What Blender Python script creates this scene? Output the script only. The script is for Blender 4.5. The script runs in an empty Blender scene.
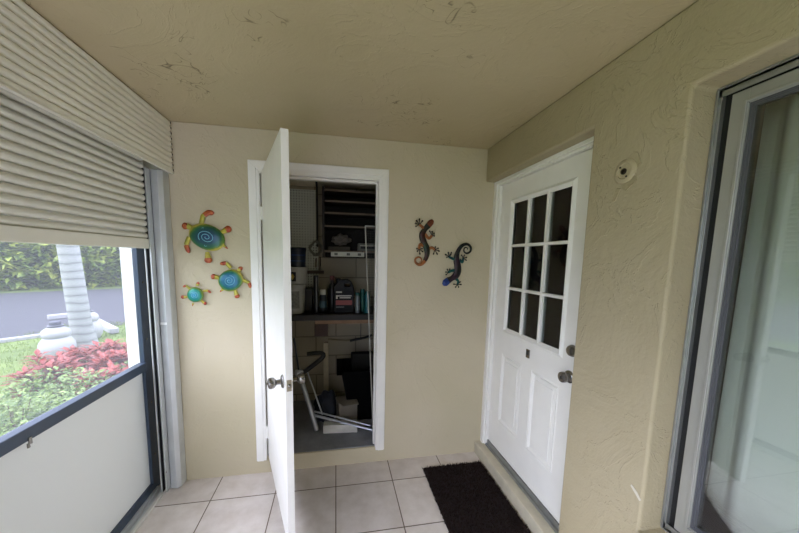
import bpy, bmesh, math, random
from mathutils import Vector, Matrix, noise as mnoise
random.seed(7)
C = bpy.context.scene.collection
PI = math.pi

# ------------------------------------------------------------------ camera model
F_PX = 300.0
PPX, PPY = 399.5-10.282, 266.5+25.282
yaw, pitch, roll = [math.radians(a) for a in (10.11, -6.32, 1.1)]
FW = Vector((math.sin(yaw)*math.cos(pitch), math.cos(yaw)*math.cos(pitch), math.sin(pitch)))
r0 = Vector((math.cos(yaw), -math.sin(yaw), 0)); u0 = r0.cross(FW)
RI = r0*math.cos(roll)+u0*math.sin(roll); UP = -r0*math.sin(roll)+u0*math.cos(roll)
EYE = Vector((0, 0, 1.6))
def at(px, py, y):
    """world point on the vertical plane at depth y that shows at a photo pixel"""
    d = RI*((px-PPX)/F_PX) - UP*((py-PPY)/F_PX) + FW
    return EYE + d*(y/d.y)
cam = bpy.data.cameras.new('camera'); co = bpy.data.objects.new('camera', cam); C.objects.link(co)
cam.sensor_width = 36; cam.lens = F_PX/799*36; cam.shift_x = 10.282/799; cam.shift_y = 25.282/799
cam.clip_start = 0.02; cam.clip_end = 300
M = Matrix((RI, UP, -FW)).transposed().to_4x4(); M.translation = EYE
co.matrix_world = M
bpy.context.scene.camera = co

# ------------------------------------------------------------------ materials
MATS = {}
def rgb(h, s=None):
    if isinstance(h, str):
        v = [int(h[i:i+2], 16)/255 for i in (0, 2, 4)]
        return tuple(((c+.055)/1.055)**2.4 if c > .04045 else c/12.92 for c in v)+(1,)
    return tuple(h)+(1,)
class NT:
    def __init__(s, name):
        s.m = bpy.data.materials.new(name); s.m.use_nodes = True; s.t = s.m.node_tree
        s.b = s.t.nodes['Principled BSDF']; s.o = s.t.nodes['Material Output']
    def n(s, kind, **kw):
        nd = s.t.nodes.new(kind)
        for k, v in kw.items():
            if k[0] == 'i' and k[1:].isdigit(): nd.inputs[int(k[1:])].default_value = v
            elif k in nd.inputs.keys(): nd.inputs[k].default_value = v
            else: setattr(nd, k, v)
        return nd
    def l(s, a, ao, b, bi): s.t.links.new(a.outputs[ao], b.inputs[bi])
def ramp(t, stops):
    r = t.n('ShaderNodeValToRGB'); e = r.color_ramp.elements
    e[0].position, e[0].color = stops[0]; e[1].position, e[1].color = stops[-1]
    for p, c in stops[1:-1]:
        x = e.new(p); x.color = c
    return r
def plain(name, col, rough=.5, metal=0, var=.08, scale=8, bump=0, bscale=60, spec=.5, col2=None):
    """painted / plastic / metal surface with slight procedural mottling"""
    if name in MATS: return MATS[name]
    t = NT(name); c = rgb(col); c2 = rgb(col2) if col2 else tuple(x*(1-var) for x in c[:3])+(1,)
    tc = t.n('ShaderNodeTexCoord'); nz = t.n('ShaderNodeTexNoise', Scale=scale, Detail=4)
    t.l(tc, 'Object', nz, 'Vector')
    r = ramp(t, [(.35, c), (.68, c2)]); t.l(nz, 'Fac', r, 'Fac'); t.l(r, 'Color', t.b, 'Base Color')
    t.b.inputs['Roughness'].default_value = rough; t.b.inputs['Metallic'].default_value = metal
    t.b.inputs['Specular IOR Level'].default_value = spec
    if bump:
        n2 = t.n('ShaderNodeTexNoise', Scale=bscale, Detail=3); t.l(tc, 'Object', n2, 'Vector')
        bp = t.n('ShaderNodeBump', Strength=1.0, Distance=bump); t.l(n2, 'Fac', bp, 'Height'); t.l(bp, 'Normal', t.b, 'Normal')
    MATS[name] = t.m; return t.m
def stucco(name, col, col2, dist=.006, crack=.0, scale=3.0):
    t = NT(name); tc = t.n('ShaderNodeTexCoord')
    n0 = t.n('ShaderNodeTexNoise', Scale=1.3, Detail=3); t.l(tc, 'Object', n0, 'Vector')
    r = ramp(t, [(.35, rgb(col)), (.7, rgb(col2))]); t.l(n0, 'Fac', r, 'Fac')
    # trowelled skips: hard edged patches from warped noise
    n1 = t.n('ShaderNodeTexNoise', Scale=scale, Detail=6, Roughness=.62, Distortion=1.2); t.l(tc, 'Object', n1, 'Vector')
    r1 = ramp(t, [(.36, (0, 0, 0, 1)), (.48, (.45, .45, .45, 1)), (.515, (.5, .5, .5, 1)), (.53, (1, 1, 1, 1)), (.62, (.55, .55, .55, 1))]); t.l(n1, 'Fac', r1, 'Fac')
    n2 = t.n('ShaderNodeTexNoise', Scale=9, Detail=6, Roughness=.6, Distortion=.4); t.l(tc, 'Object', n2, 'Vector')
    n3 = t.n('ShaderNodeTexNoise', Scale=90, Detail=2); t.l(tc, 'Object', n3, 'Vector')
    b1 = t.n('ShaderNodeBump', Strength=.55, Distance=dist*.5); t.l(r1, 'Color', b1, 'Height')
    b2 = t.n('ShaderNodeBump', Strength=.5, Distance=dist*.75); t.l(n2, 'Fac', b2, 'Height'); t.l(b1, 'Normal', b2, 'Normal')
    b3 = t.n('ShaderNodeBump', Strength=.4, Distance=dist*.25); t.l(n3, 'Fac', b3, 'Height'); t.l(b2, 'Normal', b3, 'Normal')
    t.l(b3, 'Normal', t.b, 'Normal')
    last = (r, 'Color')
    if crack:
        # short dark skip marks where the trowel missed
        v = t.n('ShaderNodeTexNoise', Scale=9, Detail=1, Roughness=.4, Distortion=1.6); t.l(tc, 'Object', v, 'Vector')
        rc = ramp(t, [(.487, (0, 0, 0, 1)), (.5, (1, 1, 1, 1)), (.513, (0, 0, 0, 1))]); t.l(v, 'Fac', rc, 'Fac')
        msk = t.n('ShaderNodeTexNoise', Scale=2.3, Detail=4, Roughness=.7); 
        mp = t.n('ShaderNodeMapping'); mp.inputs['Location'].default_value = (4.2, 1.7, 3); t.l(tc, 'Object', mp, 'Vector'); t.l(mp, 'Vector', msk, 'Vector')
        rm = ramp(t, [(.56, (0, 0, 0, 1)), (.60, (1, 1, 1, 1))]); t.l(msk, 'Fac', rm, 'Fac')
        mu = t.n('ShaderNodeMath', operation='MULTIPLY'); t.l(rc, 'Color', mu, 0); t.l(rm, 'Color', mu, 1)
        m2 = t.n('ShaderNodeMath', operation='MULTIPLY'); t.l(mu, 0, m2, 0); m2.inputs[1].default_value = crack
        mx = t.n('ShaderNodeMix', data_type='RGBA'); t.l(m2, 0, mx, 0); t.l(r, 'Color', mx, 6)
        mx.inputs[7].default_value = rgb('5a4c38'); last = (mx, 2)
    t.l(last[0], last[1], t.b, 'Base Color')
    t.b.inputs['Roughness'].default_value = .62; t.b.inputs['Specular IOR Level'].default_value = .35
    MATS[name] = t.m; return t.m
def tile_mat():
    t = NT('floor_tile'); tc = t.n('ShaderNodeTexCoord'); mp = t.n('ShaderNodeMapping')
    mp.inputs['Location'].default_value = (.002, -.045, 0); t.l(tc, 'Object', mp, 'Vector')
    br = t.n('ShaderNodeTexBrick', offset=0.0, squash=1.0)
    br.inputs['Scale'].default_value = 1; br.inputs['Mortar Size'].default_value = .0035; br.inputs['Mortar Smooth'].default_value = .1
    br.inputs['Brick Width'].default_value = .405; br.inputs['Row Height'].default_value = .386; br.inputs['Bias'].default_value = 0
    br.inputs['Color1'].default_value = rgb('e4dcd6'); br.inputs['Color2'].default_value = rgb('dbd3cd'); br.inputs['Mortar'].default_value = rgb('6e604f')
    t.l(mp, 'Vector', br, 'Vector')
    nz = t.n('ShaderNodeTexNoise', Scale=9, Detail=6, Roughness=.6); t.l(tc, 'Object', nz, 'Vector')
    r = ramp(t, [(.3, rgb('c8bfb2')), (.7, rgb('ffffff'))]); t.l(nz, 'Fac', r, 'Fac')
    mx = t.n('ShaderNodeMix', data_type='RGBA', blend_type='MULTIPLY'); mx.inputs[0].default_value = .45
    t.l(br, 'Color', mx, 6); t.l(r, 'Color', mx, 7); t.l(mx, 2, t.b, 'Base Color')
    iv = t.n('ShaderNodeMath', operation='SUBTRACT'); iv.inputs[0].default_value = 1; t.l(br, 'Fac', iv, 1)
    bp = t.n('ShaderNodeBump', Strength=.6, Distance=.002); t.l(iv, 0, bp, 'Height')
    b2 = t.n('ShaderNodeBump', Strength=.3, Distance=.001); t.l(nz, 'Fac', b2, 'Height'); t.l(bp, 'Normal', b2, 'Normal'); t.l(b2, 'Normal', t.b, 'Normal')
    t.b.inputs['Roughness'].default_value = .38
    return t.m
def thin_glass(name, tint=(.93, .96, .95), haze=0.0, hazecol=(.6, .63, .62), refl=1.0):
    t = NT(name); t.t.nodes.remove(t.b)
    tr = t.n('ShaderNodeBsdfTransparent'); tr.inputs[0].default_value = tint+(1,)
    gl = t.n('ShaderNodeBsdfGlossy'); gl.inputs['Roughness'].default_value = .01
    fr = t.n('ShaderNodeFresnel'); fr.inputs['IOR'].default_value = 1.52
    mm = t.n('ShaderNodeMath', operation='MULTIPLY'); mm.inputs[1].default_value = 1.7*refl; mm.use_clamp = True; t.l(fr, 0, mm, 0)
    mx = t.n('ShaderNodeMixShader'); t.l(mm, 0, mx, 0); t.l(tr, 0, mx, 1); t.l(gl, 0, mx, 2)
    out = mx
    if haze:
        d = t.n('ShaderNodeBsdfDiffuse'); d.inputs[0].default_value = hazecol+(1,)
        m2 = t.n('ShaderNodeMixShader'); m2.inputs[0].default_value = haze; t.l(mx, 0, m2, 1); t.l(d, 0, m2, 2); out = m2
    t.l(out, 0, t.o, 'Surface'); MATS[name] = t.m; return t.m
def screen_mat():
    t = NT('insect_screen'); t.t.nodes.remove(t.b)
    tr = t.n('ShaderNodeBsdfTransparent'); tr.inputs[0].default_value = (.78, .78, .78, 1)
    d = t.n('ShaderNodeBsdfDiffuse'); d.inputs[0].default_value = (.75, .76, .8, 1)
    tl = t.n('ShaderNodeBsdfTranslucent'); tl.inputs[0].default_value = (.75, .76, .8, 1)
    a = t.n('ShaderNodeMixShader'); a.inputs[0].default_value = .6; t.l(d, 0, a, 1); t.l(tl, 0, a, 2)
    m = t.n('ShaderNodeMixShader'); m.inputs[0].default_value = .06; t.l(tr, 0, m, 1); t.l(a, 0, m, 2)
    t.l(m, 0, t.o, 'Surface'); return t.m
def translucent(name, col, mix=.4, rough=.4):
    t = NT(name); tl = t.n('ShaderNodeBsdfTranslucent'); tl.inputs[0].default_value = rgb(col)
    t.b.inputs['Base Color'].default_value = rgb(col); t.b.inputs['Roughness'].default_value = rough
    m = t.n('ShaderNodeMixShader'); m.inputs[0].default_value = mix; t.l(t.b, 0, m, 1); t.l(tl, 0, m, 2); t.l(m, 0, t.o, 'Surface')
    MATS[name] = t.m; return t.m
def leafmat(name, cols, scale=2.5, trans=.35):
    t = NT(name); tc = t.n('ShaderNodeTexCoord'); nz = t.n('ShaderNodeTexNoise', Scale=scale, Detail=5, Roughness=.75)
    t.l(tc, 'Object', nz, 'Vector'); k = len(cols)
    r = ramp(t, [(.3+.4*i/(k-1), rgb(c)) for i, c in enumerate(cols)]); t.l(nz, 'Fac', r, 'Fac'); t.l(r, 'Color', t.b, 'Base Color')
    t.b.inputs['Roughness'].default_value = .35
    tl = t.n('ShaderNodeBsdfTranslucent'); t.l(r, 'Color', tl, 0)
    m = t.n('ShaderNodeMixShader'); m.inputs[0].default_value = trans; t.l(t.b, 0, m, 1); t.l(tl, 0, m, 2); t.l(m, 0, t.o, 'Surface')
    return t.m

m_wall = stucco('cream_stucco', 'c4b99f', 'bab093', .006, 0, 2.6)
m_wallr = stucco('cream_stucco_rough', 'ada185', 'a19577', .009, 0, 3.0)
m_ceil = stucco('ceiling_texture', 'bdaf8f', 'b3a583', .005, .8, 2.4)
m_floor = tile_mat()
m_white = plain('white_door_paint', 'eceae4', .38, var=.04)
m_trim = plain('white_trim_paint', 'e9e7e0', .42, var=.05)
m_alum = plain('mill_aluminium', 'a6a8a6', .38, .75, var=.12, scale=20)
m_alumw = plain('grey_white_aluminium', 'c4c7c6', .36, .35, var=.08, scale=12)
m_shut = plain('shutter_enamel', 'dedbd0', .42, .0, var=.06, scale=5)
m_hous = plain('shutter_housing_enamel', 'e9e5d8', .42, .0, var=.06, scale=5)
m_navy = plain('dark_bronze_frame', '384658', .35, .0, var=.15)
m_black = plain('black_rubber', '0d0d0e', .6)
m_chrome = plain('satin_nickel', '8f8b85', .25, .9, var=.1)
m_wood = plain('dark_stained_wood', '2c211a', .6, var=.3, scale=12)
m_lwood = plain('weathered_timber', 'c9bd9f', .75, var=.25, scale=10)
m_bwood = plain('brown_board', '3a261b', .7, var=.25, scale=10)
m_ply = plain('plywood_edge', '8a6c50', .7, var=.2, scale=16)
m_conc = plain('grey_concrete', '94969b', .8, var=.3, scale=5, bump=.004, bscale=40)
m_closet = plain('closet_block_paint', '877c60', .85, var=.15, scale=5, bump=.004, bscale=30)
m_glass = thin_glass('window_glass', refl=1.0)
m_glassd = thin_glass('door_pane_glass', (.75, .8, .78), refl=.6)

# ------------------------------------------------------------------ mesh builder
class MB:
    def __init__(s, T=None): s.bm = bmesh.new(); s.T = T or Matrix()
    def v(s, p): return s.bm.verts.new(s.T @ Vector(p))
    def face(s, vs):
        try: return s.bm.faces.new(vs)
        except ValueError: return None
    def box(s, a, b, bev=0):
        x0, y0, z0 = [min(a[i], b[i]) for i in range(3)]; x1, y1, z1 = [max(a[i], b[i]) for i in range(3)]
        bm = s.bm if not bev else bmesh.new()
        T = s.T if not bev else Matrix()
        vs = [bm.verts.new(T @ Vector(p)) for p in ((x0,y0,z0),(x1,y0,z0),(x1,y1,z0),(x0,y1,z0),(x0,y0,z1),(x1,y0,z1),(x1,y1,z1),(x0,y1,z1))]
        for f in ((0,3,2,1),(4,5,6,7),(0,1,5,4),(1,2,6,5),(2,3,7,6),(3,0,4,7)): bm.faces.new([vs[i] for i in f])
        if bev:
            bmesh.ops.bevel(bm, geom=bm.edges[:], offset=bev, segments=2, profile=.5, affect='EDGES')
            s.merge(bm)
        return s
    def merge(s, bm2):
        mp = {v: s.v(v.co) for v in bm2.verts}
        for f in bm2.faces: s.face([mp[v] for v in f.verts])
        bm2.free()
    def bar(s, p, q, w, h, up=(0, 0, 1)):
        p, q = Vector(p), Vector(q); d = (q-p).normalized(); up = Vector(up)
        if abs(d.dot(up)) > .99: up = Vector((0, 1, 0))
        a = d.cross(up).normalized()*w/2; b = a.cross(d).normalized()*h/2
        vs = [s.v(c+i*a+j*b) for c in (p, q) for i, j in ((-1,-1),(1,-1),(1,1),(-1,1))]
        for f in ((3,2,1,0),(4,5,6,7),(0,1,5,4),(1,2,6,5),(2,3,7,6),(3,0,4,7)): s.face([vs[i] for i in f])
        return s
    def tube(s, pts, rad, n=10, flat=1.0, axis=None, cap=True):
        pts = [Vector(p) for p in pts]; rads = rad if isinstance(rad, (list, tuple)) else [rad]*len(pts); prev = None; rings = []
        for i, p in enumerate(pts):
            d = (pts[min(i+1, len(pts)-1)]-pts[max(i-1, 0)]).normalized()
            if axis is not None: b = Vector(axis); a = d.cross(b).normalized(); b = b.normalized()
            else:
                a = (prev - d*prev.dot(d)).normalized() if prev is not None else d.orthogonal().normalized()
                b = d.cross(a)
            prev = a
            rings.append([s.v(p+a*math.cos(2*PI*k/n)*rads[i]+b*math.sin(2*PI*k/n)*rads[i]*flat) for k in range(n)])
        for r1, r2 in zip(rings, rings[1:]):
            for k in range(n): s.face([r1[k], r1[(k+1) % n], r2[(k+1) % n], r2[k]])
        if cap: s.face(rings[0][::-1]); s.face(rings[-1])
        return s
    def lathe(s, c, prof, n=28, axis='z', cap=True):
        c = Vector(c); rings = []
        for r, h in prof:
            ring = []
            for k in range(n):
                a = 2*PI*k/n; u, w = r*math.cos(a), r*math.sin(a)
                o = {'z': (u, w, h), 'x': (h, u, w), 'y': (w, h, u)}[axis]
                ring.append(s.v(c+Vector(o)))
            rings.append(ring)
        for r1, r2 in zip(rings, rings[1:]):
            for k in range(n): s.face([r1[k], r1[(k+1) % n], r2[(k+1) % n], r2[k]])
        if cap: s.face(rings[0][::-1]); s.face(rings[-1])
        return s
    def prism(s, poly, h0, h1, axis='z'):
        f = {'z': lambda u, w, h: (u, w, h), 'x': lambda u, w, h: (h, u, w), 'y': lambda u, w, h: (w, h, u)}[axis]
        a = [s.v(f(u, w, h0)) for u, w in poly]; b = [s.v(f(u, w, h1)) for u, w in poly]; n = len(poly)
        s.face(a[::-1]); s.face(b)
        for i in range(n): s.face([a[i], a[(i+1) % n], b[(i+1) % n], b[i]])
        return s
    def leaf(s, p, d, up, L, W, bend=.15):
        p, d = Vector(p), Vector(d).normalized(); up = Vector(up); sd = d.cross(up)
        if sd.length < 1e-3: sd = d.orthogonal()
        sd.normalize(); nn = sd.cross(d)
        a = s.v(p); m1 = s.v(p+d*L*.45+sd*W/2+nn*L*bend); m2 = s.v(p+d*L*.45-sd*W/2+nn*L*bend); t = s.v(p+d*L-nn*L*bend*.3)
        mc = s.v(p+d*L*.45+nn*L*bend*.7)
        s.face([a, m1, mc]); s.face([a, mc, m2]); s.face([m1, t, mc]); s.face([mc, t, m2]); return s

def world_loc(o):
    l = Vector(o.location); p = o.parent
    while p: l += Vector(p.location); p = p.parent
    return l
def obj(name, mb, mat, parent=None, smooth=False, origin=None, bevel=0):
    bm = mb.bm; bmesh.ops.recalc_face_normals(bm, faces=bm.faces[:])
    if parent is not None: off = world_loc(parent)
    elif origin is not None: off = Vector(origin)
    else: off = Vector()
    bmesh.ops.translate(bm, verts=bm.verts[:], vec=-off)
    me = bpy.data.meshes.new(name); bm.to_mesh(me); bm.free(); me.materials.append(mat)
    o = bpy.data.objects.new(name, me); C.objects.link(o)
    if parent is not None: o.parent = parent
    elif origin is not None: o.location = off
    if smooth:
        for p in me.polygons: p.use_smooth = True
        try: me.set_sharp_from_angle(angle=math.radians(38))
        except Exception: pass
    if bevel:
        md = o.modifiers.new('b', 'BEVEL'); md.width = bevel; md.segments = 3; md.limit_method = 'ANGLE'; md.angle_limit = math.radians(40)
    return o
def thing(name, loc, label=None, cat=None, group=None, kind=None):
    o = bpy.data.objects.new(name, None); C.objects.link(o); o.location = loc; o.empty_display_size = .05
    return tag(o, label, cat, group, kind)
def tag(o, label=None, cat=None, group=None, kind=None):
    for k, v in (('label', label), ('category', cat), ('group', group), ('kind', kind)):
        if v: o[k] = v
    return o
def struct(o, label=None, cat=None): return tag(o, label, cat, None, 'structure')
def cut(o, boxes):
    cutters = []
    for a, b in boxes:
        cc = MB().box(a, b); k = obj('cutter', cc, m_black); cutters.append(k)
        md = o.modifiers.new('c', 'BOOLEAN'); md.object = k; md.operation = 'DIFFERENCE'; md.solver = 'EXACT'
    dg = bpy.context.evaluated_depsgraph_get(); me = bpy.data.meshes.new_from_object(o.evaluated_get(dg))
    o.modifiers.clear(); o.data = me
    for k in cutters: bpy.data.objects.remove(k, do_unlink=True)
    return o

# ------------------------------------------------------------------ setting: room shell
ZC = 2.43; DY = 2.195; RX = 1.12; YB = -2.0
w = obj('wall_back', MB().box((-1.29, DY, -.02), (1.33, DY+.11, ZC)), m_wall)
cut(w, [((-.505, DY-.1, .125), (.325, DY+.3, 2.165))]); struct(w, 'cream textured stucco wall with the closet doorway', 'wall')
md = w.modifiers.new('b', 'BEVEL'); md.width = .006; md.segments = 2; md.limit_method = 'ANGLE'
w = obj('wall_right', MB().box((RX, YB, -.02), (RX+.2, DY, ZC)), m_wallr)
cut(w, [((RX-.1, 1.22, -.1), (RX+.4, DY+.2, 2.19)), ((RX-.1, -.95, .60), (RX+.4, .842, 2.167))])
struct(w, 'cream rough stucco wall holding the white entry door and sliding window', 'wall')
md = w.modifiers.new('b', 'BEVEL'); md.width = .012; md.segments = 3; md.limit_method = 'ANGLE'
struct(obj('ceiling', MB().box((-1.62, YB, ZC), (1.33, DY+.11, ZC+.12)), m_ceil), 'beige textured plaster ceiling with dark trowel skips', 'ceiling')
struct(obj('floor', MB().box((-1.27, YB, -.1), (RX+.21, DY+.1, 0)), m_floor), 'square beige ceramic floor tiles with brown grout', 'floor')
struct(obj('wall_rear_light_block', MB().box((-.25, YB-.12, -.02), (RX+.2, YB, ZC+.12)), m_wall), 'cream stucco part wall added behind the viewer to block rear light', 'wall')  # unseen part wall, added so rear light enters mainly from the left
# header over the screened side
struct(obj('wall_left', MB().box((-1.36, YB, 2.14), (-1.19, DY, ZC)), m_wall), 'cream stucco beam above the roll-down shutter', 'wall')
# white painted pier outside the end of the screen
pier = MB().box((-1.366, DY+.015, -.3), (-1.291, DY+.2, ZC))
struct(obj('trim_1', pier, plain('white_stucco', 'eeeeea', .7, var=.04, bump=.003, bscale=50)), 'white painted outside pier beyond the dark screen frame', 'pier')

# interior rooms seen only through panes
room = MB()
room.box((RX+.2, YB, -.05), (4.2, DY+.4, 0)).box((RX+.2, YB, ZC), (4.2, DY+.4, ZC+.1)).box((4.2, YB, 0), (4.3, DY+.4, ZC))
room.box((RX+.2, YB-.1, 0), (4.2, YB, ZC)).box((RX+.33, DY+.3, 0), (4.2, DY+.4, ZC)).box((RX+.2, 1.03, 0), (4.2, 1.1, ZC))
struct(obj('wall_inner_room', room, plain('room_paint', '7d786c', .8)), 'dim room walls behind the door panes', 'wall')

# closet
cl = MB()
CB = 3.05; CX0, CX1 = -.66, .82; CZ = 2.27
cl.box((CX0-.1, CB, 0), (CX1+.1, CB+.1, CZ+.1)).box((CX0-.1, DY+.11, 0), (CX0, CB, CZ+.1)).box((CX1, DY+.11, 0), (CX1+.1, CB, CZ+.1))
def block_mat():
    t = NT('painted_block'); tc = t.n('ShaderNodeTexCoord'); mp = t.n('ShaderNodeMapping'); mp.inputs['Rotation'].default_value = (PI/2, 0, 0)
    t.l(tc, 'Object', mp, 'Vector')
    br = t.n('ShaderNodeTexBrick', offset=.5); br.inputs['Scale'].default_value = 1; br.inputs['Mortar Size'].default_value = .006
    br.inputs['Brick Width'].default_value = .4; br.inputs['Row Height'].default_value = .2
    br.inputs['Color1'].default_value = rgb('a39a84'); br.inputs['Color2'].default_value = rgb('99907b'); br.inputs['Mortar'].default_value = rgb('766e5d')
    t.l(mp, 'Vector', br, 'Vector'); t.l(br, 'Color', t.b, 'Base Color'); t.b.inputs['Roughness'].default_value = .85
    iv = t.n('ShaderNodeMath', operation='SUBTRACT'); iv.inputs[0].default_value = 1; t.l(br, 'Fac', iv, 1)
    bp = t.n('ShaderNodeBump', Strength=.8, Distance=.005); t.l(iv, 0, bp, 'Height'); t.l(bp, 'Normal', t.b, 'Normal'); return t.m
struct(obj('wall_closet', cl, block_mat()), 'painted concrete block walls inside the storage closet', 'wall')
struct(obj('ceiling_closet', MB().box((CX0, DY+.11, CZ), (CX1, CB, CZ+.1)), plain('closet_ceiling_paint', 'ddd2b6', .8)), 'plain beige closet ceiling', 'ceiling')
struct(obj('floor_closet', MB().box((CX0, DY+.11, 0), (CX1, CB, .13)).box((-.505, DY+.012, .115), (.325, DY+.11, .13)), m_conc), 'raised grey concrete closet floor', 'floor')

# closet door casing (mitred, stepped profile)
def casing(name, x0, x1, z0, z1, wd, label):
    """three sided mitred casing standing on the back wall; x0..x1, z1 outer edges"""
    mb = MB()
    for (a, b, y) in ((0, wd, DY-.014), (.006, wd-.018, DY-.02)):
        for poly in ([(z0, x0+a), (z0, x0+b), (z1-b, x0+b), (z1-a, x0+a)],
                     [(z0, x1-b), (z0, x1-a), (z1-a, x1-a), (z1-b, x1-b)],
                     [(z1-b, x0+b), (z1-b, x1-b), (z1-a, x1-a), (z1-a, x0+a)]):
            mb.prism(poly, y, DY+.002 if a == 0 else DY-.012, 'y')
    # jamb lining and stops
    ji, jo = x0+wd-.008, x1-wd+.008
    mb.box((ji-.002, DY-.012, z0+.02), (ji+.012, DY+.11, z1-wd)).box((jo-.012, DY-.012, z0+.02), (jo+.002, DY+.11, z1-wd))
    mb.box((ji, DY-.012, z1-wd-.012), (jo, DY+.11, z1-wd+.004))
    mb.box((ji+.012, DY+.03, z0+.02), (ji+.024, DY+.07, z1-wd)).box((jo-.024, DY+.03, z0+.02), (jo-.012, DY+.07, z1-wd)).box((ji, DY+.03, z1-wd-.026), (jo, DY+.07, z1-wd-.01))
    return struct(obj(name, mb, m_trim, bevel=.0015), label, 'door casing')
casing('trim_2', -.572, .372, .105, 2.228, .068, 'white mitred casing around the closet doorway')

# closet door leaf, hinged on the left and swung out into the porch
hinge = Vector((-.487, DY-.022, 0)); edge = Vector((-.236, 1.424, 0)); dd = (edge-hinge); LW = dd.length; dd.normalize()
nn = Vector((-dd.y, dd.x, 0))    # towards +x side (thickness)
T = Matrix((dd, nn, Vector((0, 0, 1)))).transposed().to_4x4(); T.translation = hinge
d1 = thing('door_1', hinge, 'white flush closet door swung open into the porch', 'door', kind='structure')
obj('door_leaf', MB(T).box((.004, 0, .135), (LW, .034, 2.152), .0015), m_white, d1)
hl = MB(T)
for z in (.33, 1.885):
    h_ = MB(T); h_.tube([(-.004, -.006, z-.045), (-.004, -.006, z+.045)], .0065, 10)
    h_.box((-.004, -.003, z-.042), (.03, .0, z+.042)).box((-.034, -.004, z-.042), (-.004, -.001, z+.042))
    for k in (-.03, 0, .03): h_.lathe((.018, -.004, z+k), [(.004, 0), (.003, -.001)], 8, 'y')
    obj('hinge', h_, m_trim, d1, smooth=True)
kz = .99; kx = LW-.065
kn = MB(T).lathe((kx, 0, kz), [(.033, 0), (.033, -.004), (.028, -.009), (.013, -.012), (.012, -.03), (.018, -.036), (.026, -.044), (.0275, -.056), (.025, -.066), (.016, -.071), (.001, -.0715)], 24, 'y')
ko = obj('door_knob', kn, m_chrome, d1, smooth=True)
obj('lock_button', MB(T).lathe((kx, 0, kz), [(.006, -.071), (.006, -.076), (.002, -.077)], 12, 'y'), m_chrome, ko, smooth=True)
kn2 = MB(T).lathe((kx, .034, kz), [(.033, 0), (.033, .004), (.028, .009), (.013, .012), (.012, .03), (.018, .036), (.026, .044), (.0275, .056), (.025, .066), (.016, .071), (.001, .0715)], 24, 'y')
obj('door_knob', kn2, m_chrome, d1, smooth=True)
lp = obj('latch_plate', MB(T).box((LW, .006, kz-.028), (LW+.002, .028, kz+.028)), plain('latch_brass', '9b927e', .35, .6), d1)
obj('latch_bolt', MB(T).lathe((LW, .017, kz), [(.0085, .001), (.0085, .008), (.004, .011)], 12, 'x'), m_chrome, lp, smooth=True)

# ------------------------------------------------------------------ entry door (x about 1.23) in its recess
DXE = 1.23; Y0, Y1, Z0, Z1 = 1.262, 2.137, .143, 2.153
struct(obj('floor_step', MB().box((1.140, 1.0, 0), (1.33, DY, .095), .006), plain('step_cement', 'cbc2ab', .7, var=.25, scale=7, bump=.004, bscale=25)), 'beige cement step below the white entry door', 'step')
# frame: head, jambs and stop strips
fr = MB()
fr.box((1.205, Y1+.003, .095), (1.32, DY-.001, 2.19)).box((1.205, 1.22, .095), (1.32, Y0-.003, 2.19)).box((1.205, Y0-.003, Z1+.004), (1.32, Y1+.003, 2.19))
fr.box((1.19, Y1+.018, .095), (1.207, DY-.001, 2.19)).box((1.19, 1.22, 2.168), (1.207, Y1+.018, 2.19))
struct(obj('trim_3', fr, m_trim, bevel=.002), 'white wooden frame around the entry door', 'door casing')
struct(obj('trim_4', MB().box((1.205, Y0, .095), (1.32, Y1, .112), .003).box((1.222, Y0, .112), (1.25, Y1, .138)), m_alum), 'grey aluminium threshold under the entry door', 'threshold')
d2 = thing('door_2', (DXE+.02, Y1, Z0), 'white panelled entry door with nine dark panes', 'door', kind='structure')
PY0, PY1, PZ0, PZ1 = 1.44, 1.985, 1.10, 2.01      # glazed opening
leaf = obj('door_leaf', MB().box((DXE, Y0, Z0), (DXE+.044, Y1, Z1)), m_white, d2)
off = Vector(d2.location)
pans = [(1.765, 2.01), (1.42, 1.665)]
# hole for the lite and sunk panel fields, cut directly in world coordinates
leafw = leaf; leafw.parent = None
for v in leafw.data.vertices: v.co += off
cut(leafw, [((DXE-.1, PY0, PZ0), (DXE+.1, PY1, PZ1))]+[((DXE-.1, a, .375), (DXE+.009, b, .91)) for a, b in pans])
for v in leafw.data.vertices: v.co -= off
leafw.parent = d2; leafw.location = (0, 0, 0)
def moulding(mb, x, y0, y1, z0, z1, wd, proud):
    """mitred raised frame on a wall facing -x"""
    o = [(y0, z0), (y1, z0), (y1, z1), (y0, z1)]; i = [(y0+wd, z0+wd), (y1-wd, z0+wd), (y1-wd, z1-wd), (y0+wd, z1-wd)]
    mid = [(y0+wd*.45, z0+wd*.45), (y1-wd*.45, z0+wd*.45), (y1-wd*.45, z1-wd*.45), (y0+wd*.45, z1-wd*.45)]
    O = [mb.v((x, a, b)) for a, b in o]; Mi = [mb.v((x-proud, a, b)) for a, b in mid]; I = [mb.v((x+.004, a, b)) for a, b in i]; Bk = [mb.v((x+.01, a, b)) for a, b in o]
    for k in range(4):
        j = (k+1) % 4; mb.face([O[k], O[j], Mi[j], Mi[k]]); mb.face([Mi[k], Mi[j], I[j], I[k]]); mb.face([I[k], I[j], Bk[j], Bk[k]]); mb.face([Bk[k], Bk[j], O[j], O[k]])
for a, b in pans:
    pm = MB(); moulding(pm, DXE+.005, a-.003, b+.003, .372, .913, .03, .006)
    p_ = obj('door_panel', pm, m_white, d2)
    q = MB(); q.prism([(a+.028, .403), (b-.028, .403), (b-.028, .882), (a+.028, .882)], DXE+.007, DXE+.011, 'x')
    q.prism([(a+.05, .425), (b-.05, .425), (b-.05, .86), (a+.05, .86)], DXE+.0025, DXE+.0075, 'x')
    obj('raised_field', q, m_white, p_, bevel=.0015)
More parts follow.
